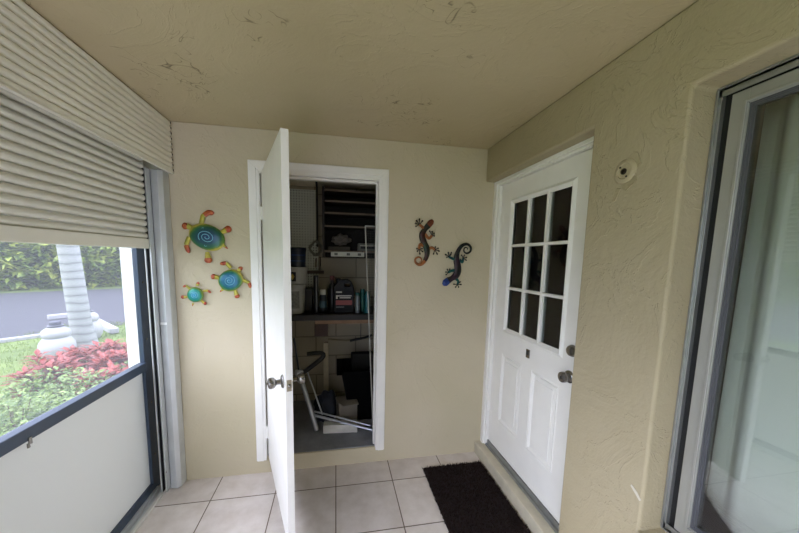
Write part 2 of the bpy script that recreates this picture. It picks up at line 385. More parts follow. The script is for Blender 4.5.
lt = MB(); moulding(lt, DXE, PY0-.03, PY1+.03, PZ0-.03, PZ1+.03, .04, .012)
lf = obj('window_frame', lt, m_white, d2)
mu = MB(); wy = (PY1-PY0)/3; wz = (PZ1-PZ0)/3
for k in (1, 2):
    mu.box((DXE-.006, PY0+k*wy-.009, PZ0), (DXE+.03, PY0+k*wy+.009, PZ1)).box((DXE-.0055, PY0, PZ0+k*wz-.009), (DXE+.0295, PY1, PZ0+k*wz+.009))
obj('muntins', mu, m_white, d2, bevel=.002)
obj('glass_panes', MB().box((DXE+.012, PY0, PZ0), (DXE+.016, PY1, PZ1)), m_glassd, d2)
# dark sheet on the room side of the lite, darkens the panes
obj('pane_backing', MB().box((DXE+.05, PY0-.03, PZ0-.05), (DXE+.056, PY1+.03, PZ1+.03)), plain('dark_backing', '3a3a33', .8), d2)
ek = MB().lathe((DXE, 1.352, .99), [(.034, 0), (.034, -.005), (.030, -.010), (.019, -.014), (.018, -.02), (.023, -.025), (.028, -.032), (.029, -.042), (.027, -.050), (.016, -.055), (.001, -.0555)], 24, 'x')
eko = obj('door_knob', ek, m_chrome, d2, smooth=True)
obj('key_slot', MB().box((DXE-.0575, 1.349, .982), (DXE-.055, 1.355, .998)), m_black, eko)
obj('deadbolt', MB().lathe((DXE, 1.345, 1.135), [(.032, 0), (.032, -.008), (.026, -.02), (.012, -.024), (.001, -.0245)], 24, 'x'), m_chrome, d2, smooth=True)
vw = obj('door_viewer', MB().box((DXE-.008, 1.688, .975), (DXE, 1.722, 1.032), .003), m_chrome, d2)
obj('viewer_cover', MB().box((DXE-.011, 1.694, .995), (DXE-.006, 1.716, 1.026), .002), m_black, vw)
for z in (.345, 1.91):
    h_ = MB().tube([(DXE-.007, Y1+.004, z-.045), (DXE-.007, Y1+.004, z+.045)], .0065, 10)
    h_.box((DXE-.003, Y1-.028, z-.043), (DXE, Y1, z+.043)).box((1.203, Y1+.004, z-.043), (1.206, Y1+.03, z+.043))
    obj('hinge', h_, m_trim, d2, smooth=True)

# ------------------------------------------------------------------ sliding window on the right
wy0, wy1, wz0, wz1 = -.949, .841, .601, 2.166
def ring(mb, x0, x1, y0, y1, z0, z1, wd, bz=None):
    bz = wd if bz is None else bz
    mb.box((x0, y0, z0), (x1, y0+wd, z1)).box((x0, y1-wd, z0), (x1, y1, z1)).box((x0, y0+wd, z0), (x1, y1-wd, z0+bz)).box((x0, y0+wd, z1-bz), (x1, y1-wd, z1)); return mb
w1 = thing('window_1', (1.24, -.05, wz0), 'aluminium sliding window in the right wall', 'window', kind='structure')
fo = MB(); ring(fo, 1.222, 1.30, wy0, wy1, wz0, wz1, .014); ring(fo, 1.216, 1.224, wy0, wy1, wz0, wz1, .007)
fo.box((1.222, wy0, wz0), (1.226, wy1, wz0+.03)).box((1.245, wy0, wz0), (1.249, wy1, wz0+.026)).box((1.222, wy0, wz1-.03), (1.226, wy1, wz1))
obj('window_frame', fo, m_alum, w1, bevel=.001)
obj('weather_strip', ring(MB(), 1.238, 1.30, wy0+.014, wy1-.014, wz0+.014, wz1-.014, .022), m_black, w1)
sa = MB(); ring(sa, 1.228, 1.262, wy0+.036, wy1-.036, wz0+.03, wz1-.034, .043); ring(sa, 1.222, 1.23, wy0+.068, wy1-.068, wz0+.062, wz1-.066, .009)
sash = obj('sash', sa, plain('sash_aluminium', 'a9a9a3', .4, .45), w1, bevel=.0015)
g = MB(); ring(g, 1.234, 1.261, wy0+.079, wy1-.079, wz0+.073, wz1-.077, .004); ring(g, 1.238, 1.261, wy0+.083, wy1-.083, wz0+.077, wz1-.081, .004); ring(g, 1.242, 1.261, wy0+.087, wy1-.087, wz0+.081, wz1-.085, .004)
obj('glazing_channel', g, plain('dark_channel', '55565a', .45, .0), sash)
obj('glass', MB().box((1.244, wy0+.085, wz0+.079), (1.248, wy1-.085, wz1-.083)), m_glass, w1)
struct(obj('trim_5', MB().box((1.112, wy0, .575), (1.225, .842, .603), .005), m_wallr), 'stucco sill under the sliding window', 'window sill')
# pleated drape inside
cv = MB(); N = 150; ys = [.80-(.80+.95)*i/N for i in range(N+1)]; rows = []
for zi in (.62, 1.0, 1.4, 1.8, 2.20):
    rw = []
    for y in ys:
        u = (.80-y); ph = u*2*PI/.17
        rw.append(cv.v((1.345+.028*math.sin(ph+.3*math.sin(u*9)+zi*.25)+.010*math.sin(u*61), y, zi)))
    rows.append(rw)
for a, b in zip(rows, rows[1:]):
    for k in range(N): cv.face([a[k], a[k+1], b[k+1], b[k]])
cur = obj('curtain', cv, translucent('drape_cloth', 'f0f0e6', .15, .9), smooth=True)
md = cur.modifiers.new('s', 'SOLIDIFY'); md.thickness = .002
tag(cur, 'pale pleated curtain hanging behind the sliding window glass', 'curtain')

# ------------------------------------------------------------------ left side: roll-down shutter
SX = -1.02
sh = thing('roll_down_shutter', (-1.1, 1.0, 2.11), 'off-white slatted roll-down shutter lowered halfway over the left opening', 'shutter')
# ribbed housing
prof = []; n = 10; z0, z1 = 2.112, 2.428; st = (z1-z0)/n
for k in range(n):
    zb = z0+k*st
    prof += [(-1.02-.010, zb), (-1.02-.002, zb+st*.12), (-1.02+.004, zb+st*.42), (-1.02+.003, zb+st*.75), (-1.02-.003, zb+st*.92), (-1.02-.011, zb+st*.98)]
prof = [(x, z) for x, z in prof]; back = -1.188
hb = MB()
ya, yb = -.32, 2.188
F = [(x, z) for x, z in prof]
L0 = [hb.v((x, ya, z)) for x, z in F]; L1 = [hb.v((x, yb, z)) for x, z in F]
for k in range(len(F)-1): hb.face([L0[k], L1[k], L1[k+1], L0[k+1]])
hb.box((back, ya, z0), (-1.160, yb, z0+.004)).box((-1.031, ya, z0-.004), (-1.014, yb, z0+.004)).box((back, ya, z1-.004), (-1.028, yb, z1)).box((back, ya, z0), (back+.004, yb, z1))
hb.box((back, ya, z0), (-1.026, ya+.004, z1)).box((back, yb-.004, z0), (-1.026, yb, z1))
obj('housing', hb, m_hous, sh, smooth=True)
ec = MB(); 
for k in range(n): ec.prism([(yb-.008, z0+k*st+.012), (yb-.003, z0+k*st+.012), (yb-.003, z0+k*st+.024), (yb-.008, z0+k*st+.024)], -1.022, -1.0135, 'x')
obj('end_clips', ec, m_black, sh)
# curtain of slats
SXc = -1.13; s0, s1 = 1.69, 2.38; p = .0375; sl = MB(); ya2, yb2 = -.29, 2.075
k = 0; z = s0
while z < s1:
    pr = [(-.010, 0), (-.002, .003), (.0045, .010), (.006, .018), (.0045, .026), (-.002, .033), (-.010, .0362)]
    A = [sl.v((SXc+a, ya2, z+b)) for a, b in pr]; B = [sl.v((SXc+a, yb2, z+b)) for a, b in pr]
    A2 = [sl.v((SXc+a-.008, ya2, z+b)) for a, b in pr]; B2 = [sl.v((SXc+a-.008, yb2, z+b)) for a, b in pr]
    for i in range(len(pr)-1):
        sl.face([A[i], B[i], B[i+1], A[i+1]]); sl.face([A2[i], A2[i+1], B2[i+1], B2[i]]); sl.face([B[i], B2[i], B2[i+1], B[i+1]]); sl.face([A[i], A[i+1], A2[i+1], A2[i]])
    sl.face([A[0], A2[0], B2[0], B[0]]); sl.face([A[-1], B[-1], B2[-1], A2[-1]])
    z += p
obj('slat_curtain', sl, m_shut, sh, smooth=True)
obj('bottom_bar', MB().box((SXc-.012, ya2, 1.632), (SXc+.010, yb2, 1.69), .003), m_hous, sh)
# guide rail: channel with a dark slot
gr = MB().box((-1.148, 2.078, .02), (-1.142, 2.118, 2.112)).box((-1.118, 2.070, .02), (-1.112, 2.118, 2.112)).box((-1.148, 2.108, .02), (-1.112, 2.118, 2.112)).box((-1.148, 2.072, .02), (-1.142, 2.08, 2.112))
obj('guide_rail', gr, m_alumw, sh, bevel=.001)
obj('brush_strip', MB().box((-1.141, 2.078, .02), (-1.138, 2.1, 2.11)), m_black, sh)
# wide corner cover post
pp = MB(); poly = [(-1.145, 2.120), (-1.072, 2.110), (-1.050, 2.128), (-1.046, 2.19), (-1.145, 2.19)]
pp.prism(poly, .008, 2.112, 'z')
cp = obj('corner_post', pp, m_alumw, sh, bevel=.003)
obj('post_tape', MB().prism([(-1.147, 2.1185), (-1.071, 2.1085), (-1.0705, 2.111), (-1.1465, 2.121)], 1.150, 1.165, 'z'), plain('white_tape', 'f2f2ee', .5), cp)
sc_ = MB().lathe((-1.115, 2.077, .16), [(.006, 0), (.006, -.003), (.002, -.005)], 10, 'y')
obj('screw', sc_, m_chrome, cp, smooth=True)

# floor track for the shutter / screen
tr = MB().box((-1.158, YB+.02, 0), (-1.136, 2.11, .016), .003)
trk = thing('floor_track', (-1.16, .5, 0), 'aluminium track along the floor beneath the white lower panel', 'track')
obj('raised_lip', tr, plain('track_white', 'd8d7cf', .45, .2), trk)
obj('track_channel', MB().box((-1.215, YB+.02, 0), (-1.158, 2.15, .004)).box((-1.215, YB+.02, 0), (-1.205, 2.15, .014)).box((-1.185, YB+.02, .004), (-1.180, 2.15, .010)), m_alumw, trk)

# dark screen frame with white lower panel: window_2
w2 = thing('window_2', (-1.235, .9, 0), 'dark framed screen opening with a white lower panel', 'window', kind='structure')
fx0, fx1 = -1.242, -1.214
def bay(y0, y1, post=.06, near=True):
    f = MB()
    f.box((fx0, y1-post*1.3, .0), (fx1, y1, 2.14)); f.box((fx0, y0, .0), (fx1, y0+post, 2.14))
    f.box((fx0, y0+post, .0), (fx1, y1-post*1.3, .062)).box((fx0, y0+post, 2.08), (fx1, y1-post*1.3, 2.14))
    return f
fr_ = bay(-.3, 2.19); obj('frame', fr_, m_navy, w2, bevel=.002)
rl = MB().box((fx0-.006, -.24, .852), (fx1+.012, 2.112, .906), .004); rail = obj('mid_rail', rl, m_navy, w2)
obj('rail_latch', MB().box((fx1+.012, 1.345, .838), (fx1+.016, 1.358, .866)).box((fx1+.004, 1.347, .822), (fx1+.009, 1.356, .84)), m_chrome, rail)
for z in (.25, .62, 1.05, 1.42):
    obj('screw', MB().lathe((fx1, 2.15, z), [(.006, 0), (.006, .002), (.002, .003)], 10, 'x'), m_chrome, w2, smooth=True)
obj('lower_panel', MB().box((-1.238, -.24, .06), (-1.232, 2.112, .845)), translucent('white_panel_plastic', 'dcdcd8', .2, .45), w2)
obj('screen_mesh', MB().box((-1.236, -.24, .897), (-1.235, 2.112, 2.08)), screen_mat(), w2)

w3 = thing('window_3', (-1.235, -1.0, 0), 'unseen neighbouring bay behind the viewer, added open to let light in', 'window', kind='structure')  # out of view, left open as an added source of side daylight
obj('frame', bay(YB+.005, -.305), m_navy, w3)

# ------------------------------------------------------------------ wall decorations
def grad_mat(name, cols, size, center=(0, 0, 0), rough=.3, metal=.2):
    t = NT(name); tc = t.n('ShaderNodeTexCoord'); mp = t.n('ShaderNodeMapping')
    mp.inputs['Scale'].default_value = (1/size[0], 1, 1/size[1]); 
    vt = t.n('ShaderNodeVectorMath', operation='MULTIPLY'); vt.inputs[1].default_value = (1, 0, 1)
    t.l(tc, 'Object', mp, 'Vector'); t.l(mp, 'Vector', vt, 0)
    ln = t.n('ShaderNodeVectorMath', operation='LENGTH'); t.l(vt, 0, ln, 0)
    nz = t.n('ShaderNodeTexNoise', Scale=30, Detail=3); t.l(tc, 'Object', nz, 'Vector')
    ad = t.n('ShaderNodeMath', operation='MULTIPLY_ADD'); ad.inputs[1].default_value = .22; t.l(nz, 'Fac', ad, 0); t.l(ln, 'Value', ad, 2)
    r = ramp(t, [(p_, rgb(c)) for p_, c in cols]); t.l(ad, 0, r, 'Fac'); t.l(r, 'Color', t.b, 'Base Color')
    t.b.inputs['Roughness'].default_value = rough; t.b.inputs['Metallic'].default_value = metal; return t.m

def turtle(cpx, axis_deg, a, b, label, flips, head, tail, deep, k=1.0):
    """metal turtle on the back wall. flips: lists of (px,py) centre lines of the flippers"""
    yw = DY-.006; c = at(*cpx, yw-.01); c.y = DY
    t = thing('turtle_wall_ornament', c, label, 'wall ornament')
    ang = math.radians(axis_deg); R = Matrix.Rotation(-ang, 4, 'Y'); T = Matrix.Translation(c) @ R
    # shell dome, longer along local x, rim as lip
    s_ = MB(T); nr, ns = 9, 40; prev = None
    def rad(q): return 1+.05*math.cos(q)-.03*math.cos(2*q)
    for i in range(nr+1):
        f = 1-i/nr; hh = .02+.022*math.sqrt(max(0, 1-f*f))*k
        if i == 0: hh = .018
        rg = [s_.v((a*f*rad(2*PI*j/ns)*math.cos(2*PI*j/ns), -hh, b*f*math.sin(2*PI*j/ns))) for j in range(ns)] if f > 0 else [s_.v((0, -hh, 0))]
        if prev:
            for j in range(ns):
                if len(rg) > 1: s_.face([prev[j], prev[(j+1) % ns], rg[(j+1) % ns], rg[j]])
                else: s_.face([prev[j], prev[(j+1) % ns], rg[0]])
        else: first = rg
        prev = rg
    bk = [s_.v((a*.96*rad(2*PI*j/ns)*math.cos(2*PI*j/ns), -.012, b*.96*math.sin(2*PI*j/ns))) for j in range(ns)]
    for j in range(ns): s_.face([first[j], bk[j], bk[(j+1) % ns], first[(j+1) % ns]])
    s_.face(bk)
    # material is evaluated in world aligned object space, so rotate the ellipse through the mesh frame
    shell = obj('shell', s_, None or deep, t, smooth=True)
    # raised spiral inlay
    sp = MB(T); pts = []
    for i in range(46):
        q = i*.3; rr = .06+.0105*i
        pts.append((a*rr*math.cos(q)*.85, -(.0215+.022*math.sqrt(1-min(.98, rr*rr))*k)-.0006, b*rr*math.sin(q)*.95))
    sp.tube(pts, .0021*k, 6); obj('spiral_inlay', sp, plain('inlay_'+deep.name, '7fc0d4', .3), shell, smooth=True)
    # two small ring inlays
    for (u, v_) in ((.35, -.5), (-.1, .62)):
        rg = MB(T); rg.tube([(a*u+.007*math.cos(q*.5), -.036*k, b*v_+.007*math.sin(q*.5)) for q in range(14)], .0012, 5)
        obj('ring_inlay', rg, MATS['inlay_'+deep.name], shell)
    yl = DY-.016
    fm = MATS['flip']
    for kind, pts_px, w0, w1_ in flips:
        P = [at(u, v_, yl) for u, v_ in pts_px]
        Q = []
        for i in range(len(P)-1):
            for s in range(4): Q.append(P[i].lerp(P[i+1], s/4))
        Q.append(P[-1]); nq = len(Q)
        cut_i = int(nq*.45)
        w0 *= 1.25; w1_ *= 1.3
        rr = [w0+(w1_-w0)*min(1, i/(nq*.75)) for i in range(nq)]; rr[-1] *= .35; rr[-2] *= .8 if nq > 2 else 1
        m_ = MB(); m_.tube(Q[:cut_i+1], rr[:cut_i+1], 10, .35, axis=(0, 1, 0)); fl = obj(kind, m_, MATS['flip'], t, smooth=True)
        m_ = MB(); m_.tube(Q[cut_i:], rr[cut_i:], 10, .38, axis=(0, 1, 0)); obj('tip', m_, MATS['tip'], fl, smooth=True)
    return t
plain('flip', 'b9a83a', .35, .2, var=.2, scale=40, col2='8f8f35'); plain('tip', '8e2a22', .35, .2, scale=60, col2='b4632c')
# gradient follows world x/z offset from the shell centre
sh1 = grad_mat('shell_blue_green', [(.15, '12365f'), (.55, '0b3d55'), (.80, '1c5a40'), (.93, '5f7f33'), (1.0, 'b3a848')], (.125, .095))
sh2 = grad_mat('shell_turquoise', [(.1, '1b7296'), (.6, '13607f'), (.80, '1f7055'), (.93, '7f953a'), (1.0, 'b8a950')], (.092, .085))
sh3 = grad_mat('shell_aqua', [(.1, '2a93c4'), (.4, '1b8593'), (.75, '1f8060'), (.92, '8a9e42'), (1.0, 'b8a950')], (.062, .062))
turtle((208, 237.5), 157, .115, .082, 'large blue and green metal turtle with red-tipped flippers, topmost on the wall',
       [('flipper', [(201, 224), (203, 216), (208, 212.5), (214, 213)], .011, .013), ('head', [(192, 228), (187, 226), (182, 226)], .011, .018),
        ('flipper', [(189, 237), (186, 245), (189, 253)], .010, .012), ('foot', [(207, 252), (208, 258), (208.5, 263)], .009, .02), ('foot', [(221, 233), (226, 230), (231, 228)], .009, .019),
        ('tail', [(223, 245), (228, 249)], .008, .004)], None, None, sh1)
turtle((230.5, 280.5), 35, .084, .07, 'medium turquoise metal turtle nearest the closet door casing',
       [('flipper', [(231, 268), (226, 263), (220, 264)], .009, .010), ('head', [(238, 271), (242, 267)], .009, .013),
        ('flipper', [(243, 280), (249, 283), (250.5, 288)], .009, .009), ('foot', [(220, 278), (215, 277), (211, 276)], .008, .015), ('foot', [(235, 290), (236.5, 295), (238, 298)], .008, .014),
        ('tail', [(223, 289), (220, 292)], .007, .004)], None, None, sh2, .9)
turtle((195.5, 295), 95, .052, .05, 'smallest aqua metal turtle, lowest on the wall beside the shutter post',
       [('flipper', [(190, 289), (186, 285.5), (183, 287)], .006, .006), ('head', [(197, 286), (198.5, 282)], .007, .009),
        ('flipper', [(203, 291), (208, 290.5), (211, 293)], .006, .006), ('foot', [(187.5, 297), (184, 297), (181, 297)], .005, .010), ('foot', [(200.5, 300), (204, 303), (206.5, 304)], .005, .009),
        ('tail', [(193, 303), (192.5, 306)], .005, .003)], None, None, sh3, .75)

def zoomed(ox, oy, s): return lambda u, v_: (ox+u/s, oy+v_/s)
def spline(P, rads, k=5):
    Q, R = [], []
    n = len(P)
    for i in range(n-1):
        p0, p1, p2, p3 = P[max(i-1, 0)], P[i], P[i+1], P[min(i+2, n-1)]
        for s in range(k):
            t = s/k
            Q.append(.5*((2*p1)+(p2-p0)*t+(2*p0-5*p1+4*p2-p3)*t*t+(3*p1-p0-3*p2+p3)*t**3)); R.append(rads[i]+(rads[i+1]-rads[i])*t)
    Q.append(P[-1]); R.append(rads[-1]); return Q, R
def gecko(f, body, legs, label, mats):
    yl = DY-.016
    pts = [at(*f(u, v_), yl) for u, v_, r in body]; c = sum(pts, Vector())/len(pts); c.y = DY
    scale = (at(*f(100, 100), yl)-at(*f(0, 100), yl)).length/100
    t = thing('gecko_wall_ornament', c, label, 'wall ornament')
    # split into head / body / tail
    Q, R = spline(pts, [r*scale*1.25 for _, _, r in body])
    nh, nt = 10, int(len(Q)*.55)
    for nm, a, b, m_ in (('body', nh, nt, mats[1]), ('head', 0, nh, mats[0]), ('tail', nt, len(Q)-1, mats[2])):
        mb = MB(); mb.tube(Q[a:b+1], R[a:b+1], 12, .45, axis=(0, 1, 0)); o = obj(nm, mb, m_, t, smooth=True)
    for leg in legs:
        base = [at(*f(u, v_), yl) for u, v_ in leg[0]]
        mb = MB(); q, r = spline(base, [15*scale, 12*scale, 11*scale][:len(base)] if len(base) <= 3 else [8*scale]*len(base), 4)
        mb.tube(q, r, 8, .5, axis=(0, 1, 0)); lg = obj('leg', mb, mats[3], t, smooth=True)
        tm = MB()
        for u, v_ in leg[1]:
            e = at(*f(u, v_), yl-.002); tm.tube([base[-1], base[-1].lerp(e, .7)], 4*scale, 6)
            tm.tube([base[-1].lerp(e, .6), base[-1].lerp(e, .85), e.lerp(base[-1], -.04)], [4*scale, 8*scale, 4*scale], 8, .6, axis=(0, 1, 0))
        obj('toes', tm, mats[4], lg, smooth=True)
    return t
cop = plain('copper_paint', '8a4a2a', .35, .4, var=.4, scale=30, col2='5a2b1d'); cop2 = plain('copper_light', 'a5683c', .35, .4, var=.3, scale=30)
dkr = plain('maroon_green', '3c1d1c', .35, .4, scale=14, col2='1d3a30'); dkt = plain('dark_toes', '2e241c', .4, .3)
f1 = zoomed(408, 212, 8.88)
gecko(f1, [(222, 72, 9), (205, 92, 20), (180, 120, 21), (150, 155, 17), (128, 195, 22), (128, 235, 22), (148, 280, 20), (166, 325, 23), (170, 370, 19), (158, 415, 15), (130, 455, 12), (98, 468, 10), (68, 448, 8), (66, 418, 7), (92, 400, 6), (118, 415, 5), (115, 442, 4), (98, 446, 3)],
      [([(142, 150), (122, 128), (102, 112)], [(62, 100), (72, 72), (102, 58), (132, 75), (66, 130)]),
       ([(150, 195), (185, 235), (212, 208)], [(190, 165), (215, 168), (234, 185), (238, 212)]),
       ([(140, 300), (105, 288), (100, 330)], [(74, 325), (80, 352), (106, 378), (134, 355), (130, 325)]),
       ([(178, 330), (212, 316), (238, 335)], [(225, 378), (262, 378), (280, 348), (272, 320), (244, 305)])],
      'copper and maroon metal gecko with curled tail at its bottom', (cop, dkr, cop2, cop2, dkt))
tq = plain('turquoise_paint', '145a52', .35, .4, var=.4, scale=30, col2='0d3540'); bl = plain('blue_head', '1c3f86', .35, .4, scale=30, col2='232c63')
dk2 = plain('dark_body', '15241f', .35, .4, scale=12, col2='3a2030'); blk = plain('black_tail', '0d1210', .35, .3)
f2 = zoomed(436, 238, 9.87)
gecko(f2, [(68, 462, 10), (90, 445, 28), (120, 420, 26), (155, 400, 20), (195, 370, 28), (212, 330, 30), (215, 285, 28), (205, 235, 26), (203, 190, 22), (212, 145, 18), (235, 100, 15), (270, 68, 12), (312, 62, 10), (342, 92, 9), (338, 132, 8), (305, 152, 7), (276, 132, 6), (282, 98, 5), (308, 98, 4), (310, 116, 3)],
      [([(195, 215), (155, 200), (128, 185)], [(90, 160), (102, 192), (120, 138), (155, 140), (150, 160)]),
       ([(232, 215), (260, 240), (268, 200)], [(250, 165), (282, 165), (306, 190), (302, 222)]),
       ([(185, 320), (150, 325), (122, 342)], [(94, 335), (96, 366), (110, 305), (138, 302)]),
       ([(190, 395), (218, 425), (212, 458)], [(170, 456), (190, 490), (225, 490), (252, 460), (242, 430)])],
      'blue-headed dark turquoise metal gecko facing down with curled tail on top', (bl, dk2, blk, tq, blk))

# round capped wall fixture
fx = thing('round_wall_cover', (RX, 1.043, 1.958), 'round cream cover plate on the right stucco wall', 'wall plate')
pl = MB().lathe((RX+.002, 1.043, 1.958), [(.046, 0), (.046, -.006), (.040, -.011), (.030, -.012), (.028, -.009), (.012, -.009)], 32, 'x')
m_cap = plain('cream_plate', 'b3a688', .5, var=.1, scale=30, bump=.002, bscale=80); pb = obj('plate', pl, m_cap, fx, smooth=True)
obj('socket', MB().lathe((RX-.008, 1.045, 1.957), [(.012, 0), (.012, -.003), (.006, -.003), (.006, 0)], 18, 'x'), plain('dark_hole', '2c2418', .7), pb)
obj('screw', MB().lathe((RX-.010, 1.06, 1.975), [(.004, 0), (.003, -.003)], 8, 'x'), MATS['dark_hole'], fx)
obj('screw', MB().lathe((RX-.010, 1.03, 1.935), [(.004, 0), (.003, -.003)], 8, 'x'), MATS['dark_hole'], fx)
pt = MB(); ply = []
for k in range(26):
    q = 2*PI*k/26; r = .058+.012*math.sin(3*q+1)+.006*math.sin(7*q); ply.append((1.040+r*math.cos(q)*.95, 1.955+r*1.05*math.sin(q)))
ply_in = ply; pt.prism(ply, RX-.003, RX+.001, 'x'); pt.prism([(1.075, 1.90), (1.085, 1.87), (1.09, 1.845), (1.075, 1.85), (1.055, 1.895)], RX-.003, RX+.001, 'x')
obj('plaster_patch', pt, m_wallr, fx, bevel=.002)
sc = obj('paint_scrape', MB().prism([(.885, .755), (.862, .742), (.846, .722), (.85, .715), (.868, .73), (.888, .747)], RX-.0015, RX+.001, 'x'), plain('scrape_white', 'cfc9b8', .7))
tag(sc, 'small white scrape mark low on the right wall beside the window', 'scrape mark')

# ------------------------------------------------------------------ door mat
mt = MB(); mx0, mx1, my0, my1 = .655, 1.128, 1.20, 2.055
nx, ny = 30, 50
def jit(s): return random.uniform(-s, s)
grid = [[mt.v((mx0+(mx1-mx0)*i/nx+(jit(.004)), my0+(my1-my0)*j/ny+jit(.004)-.0*i, .010+jit(.002))) for i in range(nx+1)] for j in range(ny+1)]
for j in range(ny):
    for i in range(nx): mt.face([grid[j][i], grid[j][i+1], grid[j+1][i+1], grid[j+1][i]])
bot = [mt.v((x, y, .001)) for x, y in ((mx0, my0), (mx1, my0), (mx1, my1), (mx0, my1))]; mt.face(bot)
mat_root = thing('door_mat', ((mx0+mx1)/2, (my0+my1)/2, 0), 'dark brown shaggy door mat on the tiles before the entry step', 'door mat')
obj('mat_backing', mt, plain('mat_backing', '231a18', .9), mat_root)
pf = MB()
for _ in range(15000):
    x, y = random.uniform(mx0-.004, mx1+.002), random.uniform(my0, my1+.004); h = random.uniform(.010, .02); a = random.uniform(0, 2*PI); w_ = .0035
    tx, ty = x+jit(.010), y+jit(.010)
    b0 = pf.v((x+w_*math.cos(a), y+w_*math.sin(a), .005)); b1 = pf.v((x-w_*math.cos(a), y-w_*math.sin(a), .005)); t0 = pf.v((tx, ty, .006+h)); 
    pf.face([b0, b1, t0])
po = obj('shag_pile', pf, plain('shag_brown', '2d2220', .95, var=.35, scale=30, spec=.1), mat_root); po['kind'] = 'stuff'

# ------------------------------------------------------------------ closet contents
BZ = 1.105; BY = 2.63
wb = thing('workbench_shelf', (0, 2.84, BZ), 'dark shelf board across the closet at waist height', 'shelf')
obj('board', MB().box((CX0, BY, BZ-.022), (CX1, CB-.001, BZ)), m_wood, wb)
obj('front_strip', MB().box((CX0, BY-.018, BZ-.05), (CX1, BY, BZ-.002), .003), plain('shelf_edge_dark', '1b1715', .6), wb)
obj('plywood_strip', MB().box((-.18, BY+.004, BZ-.085), (CX1, BY+.022, BZ-.05)), m_ply, wb)
# pegboard
def peg_mat():
    t = NT('pegboard'); tc = t.n('ShaderNodeTexCoord')
    sp = t.n('ShaderNodeSeparateXYZ'); t.l(tc, 'Object', sp, 0); out = []
    for ax in ('X', 'Z'):
        d = t.n('ShaderNodeMath', operation='DIVIDE'); d.inputs[1].default_value = .0254; t.l(sp, ax, d, 0)
        f = t.n('ShaderNodeMath', operation='FRACT'); t.l(d, 0, f, 0)
        s = t.n('ShaderNodeMath', operation='SUBTRACT'); s.inputs[1].default_value = .5; t.l(f, 0, s, 0)
        m = t.n('ShaderNodeMath', operation='MULTIPLY'); t.l(s, 0, m, 0); t.l(s, 0, m, 1); out.append(m)
    a = t.n('ShaderNodeMath', operation='ADD'); t.l(out[0], 0, a, 0); t.l(out[1], 0, a, 1)
    l_ = t.n('ShaderNodeMath', operation='LESS_THAN'); l_.inputs[1].default_value = .05; t.l(a, 0, l_, 0)
    mx = t.n('ShaderNodeMix', data_type='RGBA'); mx.inputs[6].default_value = rgb('c9cec2'); mx.inputs[7].default_value = rgb('15171a'); t.l(l_, 0, mx, 0)
    t.l(mx, 2, t.b, 'Base Color'); t.b.inputs['Roughness'].default_value = .7; return t.m
tag(obj('pegboard', MB().box((CX0+.01, CB-.02, 1.26), (-.17, CB-.012, 2.235)), peg_mat()), 'grey perforated pegboard on the closet back wall', 'pegboard')
cd = obj('electrical_conduit', MB().tube([(-.165, 2.62, 2.262), (-.17, 2.80, 2.255), (-.175, 2.95, 2.24), (-.178, 3.015, 2.18), (-.178, 3.018, 1.7)], .009, 10), plain('dark_conduit', '2e2b25', .6), smooth=True)
tag(cd, 'dark conduit running along the closet ceiling above the pegboard', 'conduit')
# dark shelving unit, upper right
su = thing('shelving_unit', (.3, 2.9, 1.62), 'dark wooden shelving unit high at the right of the closet', 'shelving')
ux0, ux1, uy0, uy1 = -.122, .80, 2.80, 3.045
obj('side_panel', MB().box((ux0, uy0, 1.60), (ux0+.02, uy1, 2.225)), m_wood, su); obj('side_panel', MB().box((ux1-.02, uy0, 1.60), (ux1, uy1, 2.235)), m_wood, su)
obj('back_panel', MB().box((ux0+.02, uy1-.006, 1.60), (ux1-.02, uy1, 2.235)), plain('unit_back', '1a1411', .8), su)
for z in (2.202, 2.108, 2.005, 1.888, 1.665):
    s_ = obj('shelf', MB().box((ux0+.02, uy0+.004, z-.016), (ux1-.02, uy1-.006, z)), m_wood, su)
    obj('shelf_edge', MB().box((ux0+.02, uy0-.002, z-.015), (ux1-.02, uy0+.004, z-.001)), plain('light_shelf_edge', '6d5f4f', .6), s_)
# rag, radio, white slatted rail
rg = MB(); bm_ = bmesh.new(); bmesh.ops.create_icosphere(bm_, subdivisions=4, radius=1)
for v in bm_.verts:
    k = 1+.35*mnoise.noise(v.co*2.3)+.12*mnoise.noise(v.co*6); v.co = Vector((.05+v.co.x*.085*k, 2.91+v.co.y*.06*k, 1.765+v.co.z*.05*k))
    v.co.z = max(v.co.z, 1.70)
rg.merge(bm_)
# books stacked flat that the rag lies on
bkx = MB().box((-.07, 2.83, 1.665), (.13, 2.98, 1.70), .002)
tag(obj('flat_box', bkx, plain('faded_box', '4b463d', .8), origin=(.03, 2.9, 1.665)), 'flat faded box under the crumpled rag on the shelving unit', 'box')
tag(obj('crumpled_rag', rg, plain('rag_cloth', '6c675f', .95, var=.3, scale=12), smooth=True, origin=(.05, 2.91, 1.70)), 'crumpled grey rag lying on the lowest shelf of the dark unit', 'rag')
rd = thing('small_radio', (.30, 2.86, 1.665), 'small grey box radio on the lowest shelf of the dark unit', 'radio')
obj('casing', MB().box((.20, 2.82, 1.665), (.40, 2.92, 1.735), .005), plain('radio_grey', '5a5b52', .5), rd)
obj('display', MB().box((.225, 2.817, 1.685), (.375, 2.821, 1.708)), m_black, rd)
obj('trim_strip', MB().box((.22, 2.815, 1.710), (.38, 2.821, 1.718)), plain('radio_light', 'a4a193', .4), rd)
lv = thing('spirit_level', (.14, 2.78, 1.625), 'long pale level hanging under the dark shelving unit', 'level')
obj('body', MB().box((-.045, 2.77, 1.610), (.255, 2.795, 1.652), .002), plain('pale_metal', 'a5a596', .4, .3), lv)
